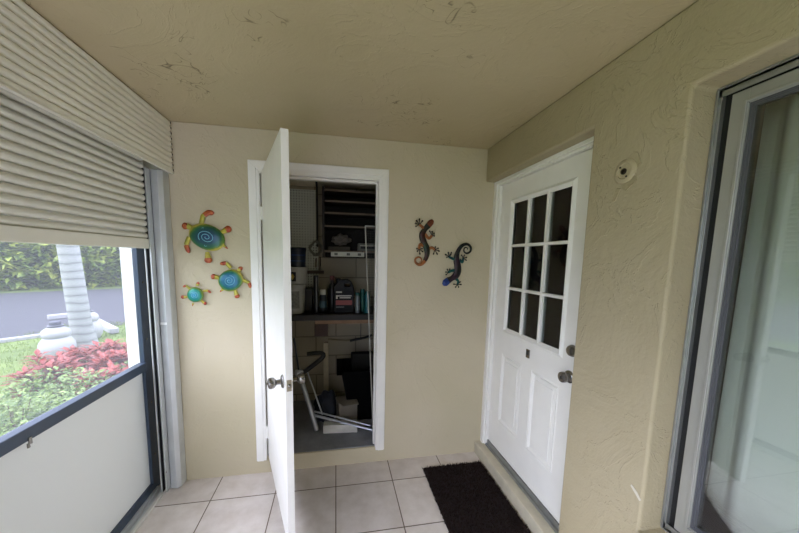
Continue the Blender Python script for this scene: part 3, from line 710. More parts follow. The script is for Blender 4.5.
for x in (.0, .11, .21):
    obj('vial', MB().box((x-.015, 2.767, 1.62), (x+.015, 2.771, 1.642)), plain('vial_dark', '4b4c40', .4), lv)
for x in (-.03, .24): obj('hanging_hook', MB().tube([(x, 2.79, 1.66), (x, 2.80, 1.64)], .003, 6), m_black, lv)
# stacked buckets, left
def bucket(name, x, y, z, r, h, mat, label, band=None, lidmat=None):
    t = thing(name, (x, y, z), label, 'bucket')
    obj('pail', MB().lathe((x, y, z), [(r*.88, 0), (r*.9, .005), (r, h*.9), (r*1.03, h*.9), (r*1.03, h*.93), (r, h*.94), (r*.99, h)], 32), mat, t, smooth=True)
    obj('lid', MB().lathe((x, y, z+h), [(r*1.04, -.012), (r*1.05, -.01), (r*1.05, .008), (r*.95, .012), (r*.9, .006), (.001, .006)], 32), lidmat or mat, t, smooth=True)
    return t
whp = plain('white_plastic', '9d9d94', .5, var=.12, scale=12); blp = plain('navy_plastic', '101a2c', .4, var=.1)
bx, by = -.355, 2.74
b1 = bucket('plastic_bucket', bx, by, BZ, .085, .245, whp, 'tall white plastic bucket standing on the bench, lowest of the stack')
b2 = bucket('plastic_bucket', bx+.02, by+.01, BZ+.2605, .085, .135, whp, 'short white bucket with a yellow and black label, middle of the stack')
b3 = bucket('plastic_bucket', bx+.02, by+.01, BZ+.408, .075, .155, blp, 'dark navy container on top of the white buckets')
for i, z in enumerate((.05, .1)):
    obj('band', MB().lathe((bx+.02, by+.01, BZ+.408+z), [(.0755, 0), (.0755, .004)], 32, cap=False), plain('blue_band', '2b4d86', .5), b3)
# curved labels follow the pail
def curved_label(name, cx_, cy_, r, a0, a1, z0, z1, mat, parent, n=10):
    mb = MB(); A, B = [], []
    for i in range(n+1):
        a = math.radians(a0+(a1-a0)*i/n); p = (cx_+r*math.cos(a), cy_+r*math.sin(a))
        A.append(mb.v((p[0], p[1], z0))); B.append(mb.v((p[0], p[1], z1)))
    for i in range(n): mb.face([A[i], A[i+1], B[i+1], B[i]])
    return obj(name, mb, mat, parent, smooth=True)
yl_ = plain('label_yellow', 'a89238', .5); 
lb = curved_label('label', bx+.02, by+.01, .0862, 228, 268, BZ+.285, BZ+.365, m_black, b2)
dm = MB(); cxl, cyl = bx+.02, by+.01; am = math.radians(248)
q = []
for du, dz in ((0, -.03), (.018, 0), (0, .03), (-.018, 0)):
    a = am+du/.0868; q.append(dm.v((cxl+.0868*math.cos(a), cyl+.0868*math.sin(a), BZ+.325+dz)))
dm.face(q); obj('diamond_mark', dm, yl_, lb)
curved_label('printed_label', bx, by, .0862, 230, 300, BZ+.05, BZ+.2, plain('grey_print', '77776f', .6, var=.5, scale=50), b1)
# small wall shelf rail with hose coil, above the bench
tag(obj('brown_rail', MB().box((CX0+.01, CB-.055, 1.44), (-.115, CB-.021, 1.47), .002), m_bwood), 'narrow brown rail fixed across the pegboard', 'rail')
hc = MB(); pts = []
cc = at(316, 248, 2.96)
for i in range(150):
    q = i*.22; r = .052+.010*math.sin(i*.9); pts.append((cc.x+r*math.cos(q), 2.975-.0003*i+.010*math.sin(q*1.3), cc.z+r*1.15*math.sin(q)-.004))
hc.tube(pts, .0055, 6); 
tag(obj('hose_coil', hc, plain('pale_hose', '77776a', .5, var=.2), smooth=True), 'pale coiled hose hanging on the pegboard', 'hose')
# hand tools hanging between the coil and the unit
for x, z0_, z1_, m_, r_, lab in ((-.150, 1.47, 1.60, 'a', .005, 'thin pale rod hanging right of the coiled hose'), (-.190, 1.50, 1.585, 'b', .007, 'short brown tool handle hanging below the coiled hose')):
    t_ = thing('hanging_tool', (x, 3.0, z0_), lab, 'tool')
    obj('shaft', MB().tube([(x, 3.0, z0_+.01), (x, 3.0, z1_)], r_, 8), m_chrome if m_ == 'a' else m_bwood, t_, smooth=True)
    obj('handle', MB().tube([(x, 3.0, z0_), (x, 3.0, z0_+.045)], r_*1.6, 8), plain('tool_grip', '7d7767', .5), t_, smooth=True)
# items standing on the bench
tu = thing('caulk_tube', (-.20, 2.74, BZ), 'tall dark tube standing beside the white bucket', 'tube')
tx = at(316, 300, 2.74).x
tu.location.x = tx
obj('barrel', MB().lathe((tx, 2.74, BZ), [(.021, 0), (.021, .33), (.017, .335)], 20), plain('dark_tube', '15181c', .35), tu, smooth=True)
obj('stripe', MB().box((tx+.004, 2.7185, BZ+.01), (tx+.010, 2.722, BZ+.32)), plain('grey_stripe', '8d9095', .4), tu)
kx_ = at(307, 300, 2.86).x
ba = thing('battery_box', (kx_, 2.87, BZ), 'black square box behind the white bucket', 'box')
obj('case', MB().box((kx_-.06, 2.83, BZ), (kx_+.05, 2.95, BZ+.19), .006), plain('box_black', '121417', .4), ba); obj('lid', MB().box((kx_-.062, 2.828, BZ+.19), (kx_+.052, 2.952, BZ+.21), .004), plain('box_grey', '3c3e40', .5), ba)
sx = at(323, 300, 2.72).x
sc1 = thing('spray_can', (sx, 2.72, BZ), 'dark spray can with a white cap', 'spray can')
obj('can', MB().lathe((sx, 2.72, BZ), [(.030, 0), (.032, .003), (.032, .15), (.026, .165), (.014, .168)], 24), plain('can_dark', '1f262b', .3, .3), sc1, smooth=True)
obj('cap', MB().lathe((sx, 2.72, BZ+.165), [(.0265, 0), (.0265, .038), (.024, .043), (.001, .043)], 24), plain('cap_white', 'b9b8ae', .4), sc1, smooth=True)
obj('label', MB().lathe((sx, 2.72, BZ+.05), [(.0324, 0), (.0324, .06)], 24, cap=False), plain('can_label', '3b5a66', .4, var=.5, scale=60), sc1, smooth=True)
rx = at(332, 278, 2.82)
rc = thing('red_bottle', (rx.x, 2.86, BZ), 'dark bottle with a reddish cap behind the big black jug', 'bottle')
obj('bottle', MB().lathe((rx.x, 2.86, BZ), [(.04, 0), (.042, .01), (.042, .2), (.03, .24), (.016, .26), (.016, .29)], 24), plain('dark_bottle', '1b1413', .3), rc, smooth=True)
obj('cap', MB().lathe((rx.x, 2.86, BZ+.285), [(.022, 0), (.022, .035), (.018, .04), (.001, .04)], 20), plain('red_cap', '5b2522', .4), rc, smooth=True)
# big black oil jug
jx0, jx1 = at(334, 300, 2.70).x, at(354, 300, 2.70).x; jm = (jx0+jx1)/2; hw = (jx1-jx0)/2; JH = .30
jg = thing('black_jug', (jm, 2.74, BZ), 'large black jug with white and red label on the bench', 'jug')
pj = [(-hw, 0), (hw, 0), (hw, .215), (hw*.92, .25), (hw*.72, .285), (hw*.35, .30), (-hw*.35, .30), (-hw*.5, .285), (-hw*.8, .262), (-hw, .235)]
jb = MB().prism([(BZ+z, jm+x) for x, z in pj], 2.70, 2.79, 'y')
# hollow handle opening
jo_ = obj('jug_body', jb, plain('jug_black', '07080b', .5, spec=.25), None)
cut(jo_, [((jm+.005, 2.6, BZ+.235), (jm+hw*.62, 2.9, BZ+.262))])
for v in jo_.data.vertices: v.co -= Vector(jg.location)
jo_.parent = jg; md = jo_.modifiers.new('b', 'BEVEL'); md.width = .008; md.segments = 3; md.limit_method = 'ANGLE'
obj('cap', MB().lathe((jm-hw*.55, 2.745, BZ+.275), [(.02, 0), (.02, .03), (.016, .033), (.001, .033)], 20), m_black, jg, smooth=True)
lab = obj('label', MB().box((jx0+.012, 2.6975, BZ+.02), (jx1-.014, 2.7, BZ+.205)), plain('label_dark', '0c0d11', .6, spec=.2), jg)
def strip(x0, x1, z0, z1, m_, nm='print'): return obj(nm, MB().box((x0, 2.6962, z0), (x1, 2.6976, z1)), m_, lab)
lw = plain('print_white', 'b6b3a8', .5); lr = plain('print_red', '7e2f2c', .5)
strip(jx0+.018, jx0+.07, BZ+.182, BZ+.195, lw)
strip(jx0+.018, jx1-.022, BZ+.150, BZ+.160, lw); strip(jx0+.018, jx0+.032, BZ+.128, BZ+.150, lw); strip(jx0+.05, jx1-.03, BZ+.133, BZ+.143, lw)
strip(jx0+.016, jx1-.018, BZ+.072, BZ+.115, lr); strip(jx0+.018, jx0+.09, BZ+.050, BZ+.058, plain('print_grey', '5e5c5a', .5))
# boxes / cans, right of the jug
def canister(px, w_, h, mat, label, y=2.72, kind='b'):
    x = at(px, 300, y).x; t = thing('spray_can', (x, y, BZ), label, 'spray can')
    obj('can', MB().lathe((x, y, BZ), [(w_, 0), (w_*1.04, .004), (w_*1.04, h*.8), (w_*.8, h*.86), (w_*.45, h*.87)], 22), mat, t, smooth=True)
    obj('cap', MB().lathe((x, y, BZ+h*.85), [(w_*.82, 0), (w_*.82, h*.12), (w_*.7, h*.15), (.001, h*.15)], 22), plain('teal_cap', '1d5a55', .4), t, smooth=True); return t
c1 = canister(357.5, .024, .185, plain('can_silver', '82898a', .35, .4, var=.4, scale=45), 'silver grey spray can just right of the black jug', 2.70)
c2 = canister(362.5, .023, .21, plain('can_green', '11564a', .35, .1, var=.3, scale=30), 'dark green spray can between the silver and teal ones', 2.76)
c3 = canister(367.2, .024, .195, plain('can_teal', '1b6670', .35, .1, var=.5, scale=45), 'teal spray can beside the leaning screen frame', 2.70)
# below the bench: hanging brown board
a0 = at(314.5, 320, 2.66); a1 = at(328, 336, 2.66)
hbz = MB().box((a0.x, 2.655, a1.z), (a1.x, 2.675, BZ-.0225), .002)
tag(obj('brown_board', hbz, m_bwood), 'square brown board hanging under the bench front', 'board')
# timber post
p0 = at(326, 345, 3.02)
tag(obj('timber_post', MB().box((p0.x-.024, 2.99, .13), (p0.x+.024, 3.035, .75), .002), m_lwood), 'pale upright timber post against the closet back wall', 'post')
for (z, x0_, x1_, r_) in ((.775, -.08, .7, .008),):
    pipe = MB().tube([(x0_, 3.03, z), (.1, 3.03, z-.02), (.28, 3.03, z-.005), (x1_, 3.03, z)], r_, 8)
    tag(obj('wall_pipe', pipe, m_closet, smooth=True), 'thin painted pipe running along the closet back wall', 'pipe')
# folded hand truck / walker frame of silver tube
def pt_(px, py, y): return tuple(at(px, py, y))
ht = thing('hand_truck', (-.2, 2.55, .13), 'folded silver tube hand truck with black handle leaning in the closet', 'hand truck')
foot = Vector(pt_(317, 432, 2.46)); foot.z = .145
A = Vector(pt_(299, 372, 2.56)); B = Vector(pt_(294, 338, 2.60))
obj('frame_tube', MB().tube([foot, A], .019, 12), plain('silver_tube', 'b4b8bd', .3, .6), ht, smooth=True)
obj('upper_tube', MB().tube([A, B], .008, 10), plain('dark_tube2', '3b3e42', .3, .6), ht, smooth=True)
obj('second_tube', MB().tube([foot+Vector((.045, .03, .12)), A+Vector((.055, .03, .02))], .006, 10), MATS['silver_tube'], ht, smooth=True)
obj('joint', MB().lathe(A, [(.02, -.028), (.034, -.02), (.036, 0), (.03, .016), (.018, .022)], 20, 'z'), plain('joint_white', 'a9aaa5', .4), ht, smooth=True)
h0, h1, h2, h3 = [Vector(pt_(*q)) for q in ((307, 354, 2.6), (321, 353, 2.6), (322, 358, 2.6), (303, 373, 2.58))]
Q, R_ = spline([h0, h1, h2, h3], [.017, .018, .02, .02], 6)
obj('handle', MB().tube(Q, R_, 10), m_black, ht, smooth=True)
L0_ = Vector(pt_(313, 415, 2.50)); L1_ = Vector(pt_(373, 430, 2.36)); L1_.z = max(L1_.z, .15)
obj('lower_tube', MB().tube([L0_, L1_], .011, 10), MATS['silver_tube'], ht, smooth=True)
obj('lower_tube', MB().tube([L0_+Vector((.01, .02, .022)), L1_+Vector((-.02, .02, .03))], .007, 10), MATS['silver_tube'], ht, smooth=True)
# white block
c0 = at(321, 433, 2.40)
T2 = Matrix.Translation((.055, 2.45, .13)) @ Matrix.Rotation(math.radians(-4), 4, 'Z')
tag(obj('pale_block', MB(T2).box((-.16, -.04, .0005), (.125, .04, .072), .004), plain('foam_white', 'd4d3cb', .8, var=.15, scale=14, bump=.002), origin=(.05, 2.45, .13)), 'pale rectangular block lying on the closet floor at the front', 'block')
# navy bag and cardboard box behind
bm_ = bmesh.new(); bmesh.ops.create_icosphere(bm_, subdivisions=4, radius=1); bg = MB()
for v in bm_.verts:
    k = 1+.25*mnoise.noise(v.co*1.9)+.08*mnoise.noise(v.co*7)
    v.co = Vector((-.085+v.co.x*.105*k, 2.66+v.co.y*.09*k, .25+v.co.z*.15*k)); v.co.z = max(v.co.z, .131)
bg.merge(bm_)
tag(obj('cloth_bag', bg, plain('navy_cloth', '141a26', .8, var=.3), smooth=True, origin=(-.09, 2.66, .13)), 'dark navy cloth bag on the closet floor behind the tubes', 'bag')
T3 = Matrix.Translation((.085, 2.60, .130)) @ Matrix.Rotation(math.radians(14), 4, 'Z')
cb = thing('cardboard_box', (.085, 2.60, .13), 'small faded cardboard box between the navy bag and black bin', 'box')
obj('carton', MB(T3).box((-.075, -.06, .001), (.09, .07, .21), .002), plain('cardboard', '7d7566', .85, var=.15), cb)
obj('flap', MB(T3).prism([(-.075, -.06), (.09, -.06), (.075, -.14), (-.06, -.13)], .208, .212, 'z'), MATS['cardboard'], cb)
# black bin with a rim
bn = thing('black_bin', (.33, 2.72, .13), 'tapered black plastic bin at the closet right', 'bin')
bxc, byc = .29, 2.72; bi = MB()
def rect(z, hx, hy): return [(bxc-hx, byc-hy, z), (bxc+hx, byc-hy, z), (bxc+hx, byc+hy, z), (bxc-hx, byc+hy, z)]
lv_ = [[bi.v(p_) for p_ in rect(z, hx, hy)] for z, hx, hy in ((.131, .16, .12), (.60, .245, .17), (.59, .235, .16), (.145, .15, .11))]
for a, b in zip(lv_, lv_[1:]):
    for k in range(4): bi.face([a[k], a[(k+1) % 4], b[(k+1) % 4], b[k]])
bi.face(lv_[0][::-1]); bi.face(lv_[-1])
obj('tub', bi, plain('bin_black', '050505', .7, spec=.06), bn)
rm = MB()
for a, b in (((-.285, -.185), (.265, -.165)), ((-.285, .165), (.265, .185)), ((-.285, -.185), (-.235, .185)), ((.235, -.185), (.265, .185))): rm.box((bxc+a[0], byc+a[1], .585), (bxc+b[0], byc+b[1], .612))
obj('rim', rm, MATS['bin_black'], bn, bevel=.003)
dg_ = MB().box((bxc-.15, 2.76, .40), (bxc+.12, 2.84, .70), .01)
tag(obj('dark_case', dg_, plain('case_dark', '181713', .7, spec=.2), origin=(bxc, 2.78, .42)), 'dark case standing upright inside the black bin', 'case')
bq = [Vector(pt_(*q)) for q in ((350, 341, 2.85), (356, 339.5, 2.85), (364, 338, 2.85), (372, 335, 2.85))]
Q, R_ = spline(bq, [.010, .012, .011, .010], 5)
brk = thing('curved_bracket', (bq[0].x, 2.85, bq[0].z), 'curved black metal bracket hanging under the bench', 'bracket')
obj('arm', MB().tube(Q, R_, 10), m_black, brk, smooth=True)
obj('hanger', MB().tube([tuple(Q[8]), (Q[8].x, 2.85, BZ-.023)], .003, 6), m_black, brk)
# leaning screen frame just inside the doorway
sf = thing('screen_panel', (.5, 2.34, .13), 'white framed wire screen panel leaning just inside the doorway right', 'screen panel')
q0 = Vector(pt_(373.2, 440, 2.33)); q1 = Vector(pt_(365.3, 226, 2.38)); q0.z = .1335
dx = Vector((.40, .03, 0))
S = MB().bar(q0, q1, .008, .008, (0, 1, 0)); obj('frame_bar', S, plain('frame_white', 'a8a69a', .45), sf)
S = MB().bar(q0+dx, q1+dx, .008, .008, (0, 1, 0)); obj('frame_bar', S, MATS['frame_white'], sf)
obj('frame_bar', MB().bar(q1, q1+dx, .008, .008), MATS['frame_white'], sf); obj('frame_bar', MB().bar(q0+Vector((0, 0, .006)), q0+dx+Vector((0, 0, .006)), .012, .012), MATS['frame_white'], sf)
wr = MB()
N_ = 90
for i in range(1, N_):
    a = q0.lerp(q1, i/N_); wr.bar(a, a+dx, .0011, .0011)
for i in range(1, 20):
    o_ = dx*(i/20); wr.bar(q0+o_, q1+o_, .0011, .0011, (0, 1, 0))
obj('wire_mesh', wr, plain('wire', '4a4a46', .5, .3), sf)

# ------------------------------------------------------------------ outside
GZ = -.15
def ground_mat():
    t = NT('lawn'); tc = t.n('ShaderNodeTexCoord'); a = t.n('ShaderNodeTexNoise', Scale=1.4, Detail=8, Roughness=.75); t.l(tc, 'Object', a, 'Vector')
    r = ramp(t, [(.3, rgb('44561f')), (.5, rgb('5c6f2a')), (.7, rgb('75853d'))]); t.l(a, 'Fac', r, 'Fac'); t.l(r, 'Color', t.b, 'Base Color'); t.b.inputs['Roughness'].default_value = .9
    b = t.n('ShaderNodeTexNoise', Scale=60, Detail=3); t.l(tc, 'Object', b, 'Vector'); bp = t.n('ShaderNodeBump', Strength=.8, Distance=.02); t.l(b, 'Fac', bp, 'Height'); t.l(bp, 'Normal', t.b, 'Normal'); return t.m
def quad(name, pts, z0, z1, mat):
    return obj(name, MB().prism(pts, z0, z1, 'z'), mat)
lawn = quad('ground', [(-40, -25), (-1.27, -25), (-1.27, 2.3), (-1.37, 2.42), (-1.37, 45), (-40, 45)], GZ-.3, GZ, ground_mat())
struct(lawn, 'green lawn outside the screen', 'lawn')
lw_ = MB(); 
for _ in range(9000):
    x, y = random.uniform(-6.5, -2.4), random.uniform(2.2, 8.6)
    a = random.uniform(0, 2*PI); h = random.uniform(.03, .07); c_, s_ = math.cos(a)*.006, math.sin(a)*.006
    lw_.face([lw_.v((x-c_, y-s_, GZ)), lw_.v((x+c_, y+s_, GZ)), lw_.v((x+jit(.03), y+jit(.03), GZ+h))])
gb = obj('grass_blades', lw_, leafmat('grass_blade', ['50661f', '6c8032', '8d9a4e'], 3)); tag(gb, 'short green grass blades on the lawn outside', 'grass', kind='stuff')
# asphalt road: near edge through A,B ; far edge through Cc,D
def onz(px, py, z):
    d = RI*((px-PPX)/F_PX) - UP*((py-PPY)/F_PX) + FW; return EYE + d*((z-EYE.z)/d.z)
n0, n1 = onz(0, 343, GZ), onz(122, 325, GZ); f0, f1_ = onz(0, 293.5, GZ), onz(120, 288.5, GZ)
def ext(a, b, k0, k1): d = b-a; return a-d*k0, b+d*k1
n0e, n1e = ext(n0, n1, 6, 1.3); f0e, f1e = ext(f0, f1_, 2.5, 1.5)
m_asph = plain('asphalt', '323238', .8, var=.12, scale=.6, bump=.003, bscale=90)
struct(quad('road', [(p_.x, p_.y) for p_ in (n0e, n1e, f1e, f0e)], GZ-.05, GZ+.006, m_asph), 'grey asphalt driveway running past the lawn', 'road')
m_kerb = plain('white_kerb', '9c9c9a', .7, var=.08)
kn0, kn1 = onz(-60, 351, GZ), onz(45, 336.5, GZ)
kb = obj('kerb', MB().bar(kn0+Vector((0, 0, .03)), kn1+Vector((0, 0, .03)), .14, .07), m_kerb, bevel=.01); struct(kb, 'white kerb strip along the near edge of the driveway', 'kerb')
def stop(pa, pb, label):
    a, b = onz(*pa, GZ), onz(*pb, GZ); a.z = b.z = GZ+.066
    o = obj('wheel_stop', MB().bar(a, b, .15, .12), m_kerb, bevel=.02, origin=tuple((a+b)/2)); tag(o, label, 'wheel stop')
stop((48, 320), (80, 316.5), 'white concrete wheel stop showing left of the palm trunk')
stop((93, 322), (115, 334), 'white concrete wheel stop slanting right of the palm trunk')
# palm
pa = thing('palm_tree', (-4.6, 6.25, GZ), 'pale ringed palm trunk leaning left beyond the red plants', 'palm')
base = Vector((-4.6, 6.32, GZ)); pb0 = at(67.5, 243, 6.18); dirp = (pb0-at(83.5, 340, 6.32)); prof_pts = []; rr_ = []
low = at(83.5, 340, 6.32); low.y = 6.32
for i in range(121):
    t_ = i/120; z = GZ+t_*4.2
    s = (z-low.z)/(pb0.z-low.z); p_ = low.lerp(pb0, s) if s < 1.4 else low.lerp(pb0, 1.4)+(Vector((0, 0, 1)).lerp(pb0-low, .5))*((s-1.4)*.9)
    prof_pts.append((p_.x, p_.y, z)); rr_.append(.155-.03*t_+(.05*max(0, 1-t_*9)))
t = NT('palm_bark'); tc = t.n('ShaderNodeTexCoord'); wv = t.n('ShaderNodeTexWave', bands_direction='Z', Scale=2.2, Distortion=2.5, Detail=3); wv.inputs['Detail Scale'].default_value = 1.5
t.l(tc, 'Object', wv, 'Vector'); r = ramp(t, [(.0, rgb('6a6c68')), (.10, rgb('858783')), (.8, rgb('92948f'))]); t.l(wv, 'Fac', r, 'Fac'); t.l(r, 'Color', t.b, 'Base Color'); t.b.inputs['Roughness'].default_value = .9
obj('trunk', MB().tube(prof_pts, rr_, 20), t.m, pa, smooth=True)
fm = leafmat('palm_frond', ['3d5a2a', '56793a', '7e9a54'], 2); top = Vector(prof_pts[-1])
for k in range(11):
    fd = MB(); a = 2*PI*k/11+.2; pts = [top+Vector((math.cos(a), math.sin(a), 0))*(s*2.3)+Vector((0, 0, .9*math.sin(s*2.6)-.9*s*s)) for s in [i/14 for i in range(15)]]
    fd.tube(pts, [.025*(1-i/16) for i in range(15)], 5)
    for i in range(1, 15):
        dr = (pts[i]-pts[i-1]).normalized(); side = dr.cross(Vector((0, 0, 1))).normalized()
        for sg in (-1, 1): fd.leaf(pts[i], side*sg+dr*.5-Vector((0, 0, .35)), (0, 0, 1), .55*(1-.5*abs(i/14-.4)), .06)
    obj('frond', fd, fm, pa)
# white urns
def urn(c, s, label, dark):
    t = thing('white_urn', c, label, 'urn')
    obj('lower_bulb', MB().lathe(c, [(.12*s, 0), (.17*s, .02*s), (.212*s, .10*s), (.222*s, .18*s), (.212*s, .26*s), (.17*s, .33*s), (.15*s, .35*s)], 36), m_urn, t, smooth=True)
    obj('upper_bulb', MB().lathe(c, [(.15*s, .345*s), (.172*s, .37*s), (.178*s, .42*s), (.165*s, .47*s), (.12*s, .505*s), (.095*s, .515*s)], 36), m_urn, t, smooth=True)
    obj('neck', MB().lathe(c, [(.09*s, .51*s), (.085*s, .54*s), (.10*s, .55*s)], 28), m_urn, t, smooth=True)
    obj('lid', MB().lathe(c, [(.098*s, .53*s), (.102*s, .545*s), (.07*s, .56*s), (.072*s, .60*s), (.06*s, .615*s), (.001, .618*s)], 28), dark, t, smooth=True); return t
m_urn = plain('white_glaze', '9b9b9a', .5, var=.05); dl = plain('dark_lid', '40424e', .5)
u1 = at(57.3, 345, 5.75); u1.z = GZ; urn(u1, 1.0, 'white double-bulb urn with dark lid, left of the palm trunk', dl)
u2 = at(88.5, 340, 6.95); u2.z = GZ; urn(u2, 1.06, 'white urn with dark lid half hidden right of the palm trunk', dl)
# red plants
m_red = leafmat('red_leaves', ['451010', '7a2018', '9c3c2e', '6e2614', 'b87c70'], 5, .25); m_shr = leafmat('shrub_leaves', ['33481a', '56722c', '8aa04e', 'bcc48c'], 9, .3); m_stem = plain('plant_stem', '5b4a35', .8)
def red_plant(x, y, h, seed, label, grp):
    random.seed(seed); t = thing('red_croton', (x, y, GZ), label, 'plant', grp)
    st = MB(); lf = MB()
    for b in range(5):
        a = random.uniform(0, 2*PI); e = Vector((x+math.cos(a)*.22*random.uniform(.3, 1), y+math.sin(a)*.22*random.uniform(.3, 1), GZ+h*random.uniform(.78, 1)))
        st.tube([(x, y, GZ), tuple(Vector((x, y, GZ)).lerp(e, .6)+Vector((0, 0, .03))), tuple(e)], [.010, .008, .005], 5)
        for k in range(26):
            aa = k*2.4+jit(.3); s = 1-k/26*.55; up = -.15+.9*(1-s)+jit(.2); zz = e.z-.22*(k/26)+.0
            d = Vector((math.cos(aa), math.sin(aa), .55-.028*k)); lf.leaf((e.x, e.y, zz), d, (0, 0, 1), random.uniform(.13, .21), random.uniform(.045, .07), .12)
    obj('stems', st, m_stem, t); obj('leaves', lf, m_red, t)
def shrub(x, y, h, r, seed, label, grp, mat=None, nl=650, ls=.055, name='green_shrub'):
    random.seed(seed); t = thing(name, (x, y, GZ), label, 'shrub', grp); st = MB(); lf = MB()
    for b in range(14):
        a = random.uniform(0, 2*PI); q = random.uniform(.2, .9); e = Vector((x+math.cos(a)*r*q, y+math.sin(a)*r*q, GZ+h*random.uniform(.6, .95)*(1-.25*q)))
        st.tube([(x, y, GZ), tuple(Vector((x, y, GZ)).lerp(e, .5)+Vector((0, 0, .05*h))), tuple(e)], [.009, .006, .003], 5)
    for k in range(nl):
        a = random.uniform(0, 2*PI); q = math.sqrt(random.random()); ph = random.uniform(.35, 1)
        rr = r*q*(1.05-.25*ph); p_ = Vector((x+math.cos(a)*rr, y+math.sin(a)*rr, GZ+h*ph*(1-.28*q*q)+jit(.03)))
        d = Vector((math.cos(a)+jit(.8), math.sin(a)+jit(.8), random.uniform(-.3, .7))); lf.leaf(p_, d, (jit(.4), jit(.4), 1), ls*random.uniform(.8, 1.4), ls*.55, .12)
    obj('stems', st, m_stem, t); obj('leaves', lf, mat or m_shr, t)
reds = []
for i, (px, py) in enumerate([(50, 392), (70, 386), (92, 380), (112, 374), (128, 370), (64, 372), (84, 366), (104, 362), (122, 358), (140, 356), (100, 395), (122, 388)]):
    p_ = onz(px, py+12, GZ); red_plant(p_.x, p_.y, .42, 100+i, 'red and pink leaved croton in the dense clump beneath the palm', 'red crotons in the bed outside')
for i, (x, y, h) in enumerate([(-3.35, 3.2, .42), (-3.1, 3.75, .42), (-2.75, 3.0, .45), (-2.65, 3.55, .45), (-2.95, 2.6, .43), (-2.45, 2.45, .45), (-2.35, 3.1, .42), (-2.7, 2.1, .42), (-3.3, 2.2, .42), (-2.2, 3.7, .4), (-2.45, 4.2, .4), (-3.3, 1.6, .4), (-2.8, 1.6, .4), (-2.3, 1.8, .4)]):
    shrub(x, y, h+.05, .34, 300+i, 'small leafy green shrub in the low bed just outside the screen', 'green shrubs in the bed outside')
# hedge and trees across the driveway
hd = (f1_-f0).normalized(); hn = Vector((-hd.y, hd.x, 0)); hn = hn if hn.dot(f0-EYE) > 0 else -hn
m_hed = leafmat('hedge_leaves', ['1c2a18', '2d4420', '7c943a', 'aab24c', '3f5a2a'], 1.6, .3)
hs = f0-hd*9+hn*1.2; HL = (f1_-f0).length+20
random.seed(5)
hroot = thing('hedge', (hs+hd*HL/2), 'tall yellow-green hedge across the driveway', 'hedge')
hlf = MB(); 
for _ in range(8000):
    u = random.uniform(0, HL); z = random.random()**.9*2.6; bul = .55*mnoise.noise(Vector((u*.7, z*1.1, 3)))+.3*mnoise.noise(Vector((u*2.3, z*2.6, 9)))
    p_ = hs+hd*u+hn*(-.5*math.sin(min(1, z/2.6)*PI)*.9+bul+random.uniform(0, .7)); p_.z = GZ+.05+z
    d = -hn*random.uniform(.2, 1)+hd*jit(1.6)+Vector((0, 0, random.uniform(-.7, .4)))
    hlf.leaf(p_, d, (jit(.5), jit(.5), 1), random.uniform(.3, .6), random.uniform(.14, .24), .12)
obj('foliage', hlf, m_hed, hroot)
obj('inner_thicket', MB(Matrix((hd, hn, Vector((0, 0, 1)))).transposed().to_4x4()).box((0, 0, 0), (.01, .01, .01)), m_stem, hroot) if False else None
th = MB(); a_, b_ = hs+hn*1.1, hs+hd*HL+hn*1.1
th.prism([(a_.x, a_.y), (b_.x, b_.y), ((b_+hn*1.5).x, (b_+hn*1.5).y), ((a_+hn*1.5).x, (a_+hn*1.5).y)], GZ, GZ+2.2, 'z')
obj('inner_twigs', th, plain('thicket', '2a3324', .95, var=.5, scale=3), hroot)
m_btr = plain('pale_bark', '9c9c92', .9, var=.3, scale=3); m_tlf = leafmat('tree_leaves', ['2e4228', '4c6535', '6f8748'], .8, .3)
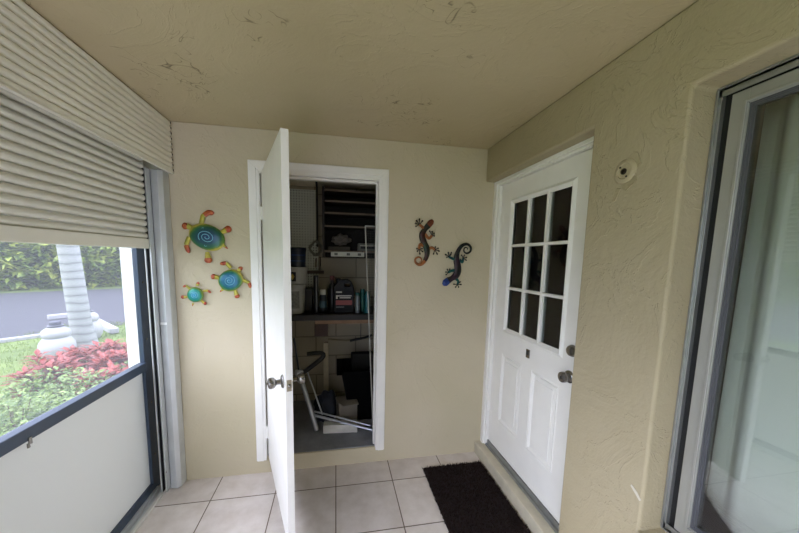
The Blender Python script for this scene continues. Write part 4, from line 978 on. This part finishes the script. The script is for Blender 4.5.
for i in range(8):
    random.seed(60+i); u = 2+i*(HL-4)/7+jit(.5); p_ = hs+hd*u+hn*(3.2+jit(.4)); p_.z = GZ
    t = thing('background_tree', p_, 'tall thin pale-trunked tree rising behind the hedge', 'tree', 'trees behind the hedge'); lean = hd*jit(.9)
    obj('trunk', MB().tube([p_, p_+Vector((0, 0, 2.5))+lean*.4, p_+Vector((0, 0, 5))+lean], [.11, .09, .06], 8), m_btr, t, smooth=True)
    cr = MB()
    for _ in range(2600):
        v_ = Vector((random.gauss(0, 1), random.gauss(0, 1), random.gauss(0, .9))); c_ = p_+Vector((0, 0, 4.2))+lean*.8+v_*1.05
        if c_.z < 2.3 or v_.length > 1.5: continue
        cr.leaf(c_, (jit(1), jit(1), jit(.8)), (jit(.5), jit(.5), 1), random.uniform(.25, .45), .16, .1)
    obj('crown', cr, m_tlf, t)

# ------------------------------------------------------------------ light: overcast daylight
wd = bpy.data.worlds.new('world'); bpy.context.scene.world = wd; wd.use_nodes = True; nt = wd.node_tree
bg = nt.nodes['Background']; tc = nt.nodes.new('ShaderNodeTexCoord'); sp = nt.nodes.new('ShaderNodeSeparateXYZ'); nt.links.new(tc.outputs['Generated'], sp.inputs[0])
rp = nt.nodes.new('ShaderNodeValToRGB'); nt.links.new(sp.outputs['Z'], rp.inputs[0])
rp.color_ramp.elements[0].position = 0; rp.color_ramp.elements[0].color = (.46, .51, .68, 1); rp.color_ramp.elements[1].position = 1; rp.color_ramp.elements[1].color = (.96, 1.01, 1.34, 1)
nt.links.new(rp.outputs[0], bg.inputs[0]); bg.inputs[1].default_value = 2.1
sun = bpy.data.lights.new('sun', 'SUN'); so = bpy.data.objects.new('sun', sun); C.objects.link(so); sun.energy = 1.3; sun.angle = math.radians(65); sun.color = (.93, .97, 1)
so.rotation_euler = Vector((.75, .35, -.62)).to_track_quat('-Z', 'Y').to_euler()
sc = bpy.context.scene; sc.view_settings.view_transform = 'Standard'; sc.view_settings.look = 'None'; sc.view_settings.gamma = 1; sc.view_settings.use_curve_mapping = False
sc.view_settings.exposure = 2.0
sc.cycles.max_bounces = 14; sc.cycles.diffuse_bounces = 8; sc.cycles.transparent_max_bounces = 16; sc.cycles.sample_clamp_indirect = 6
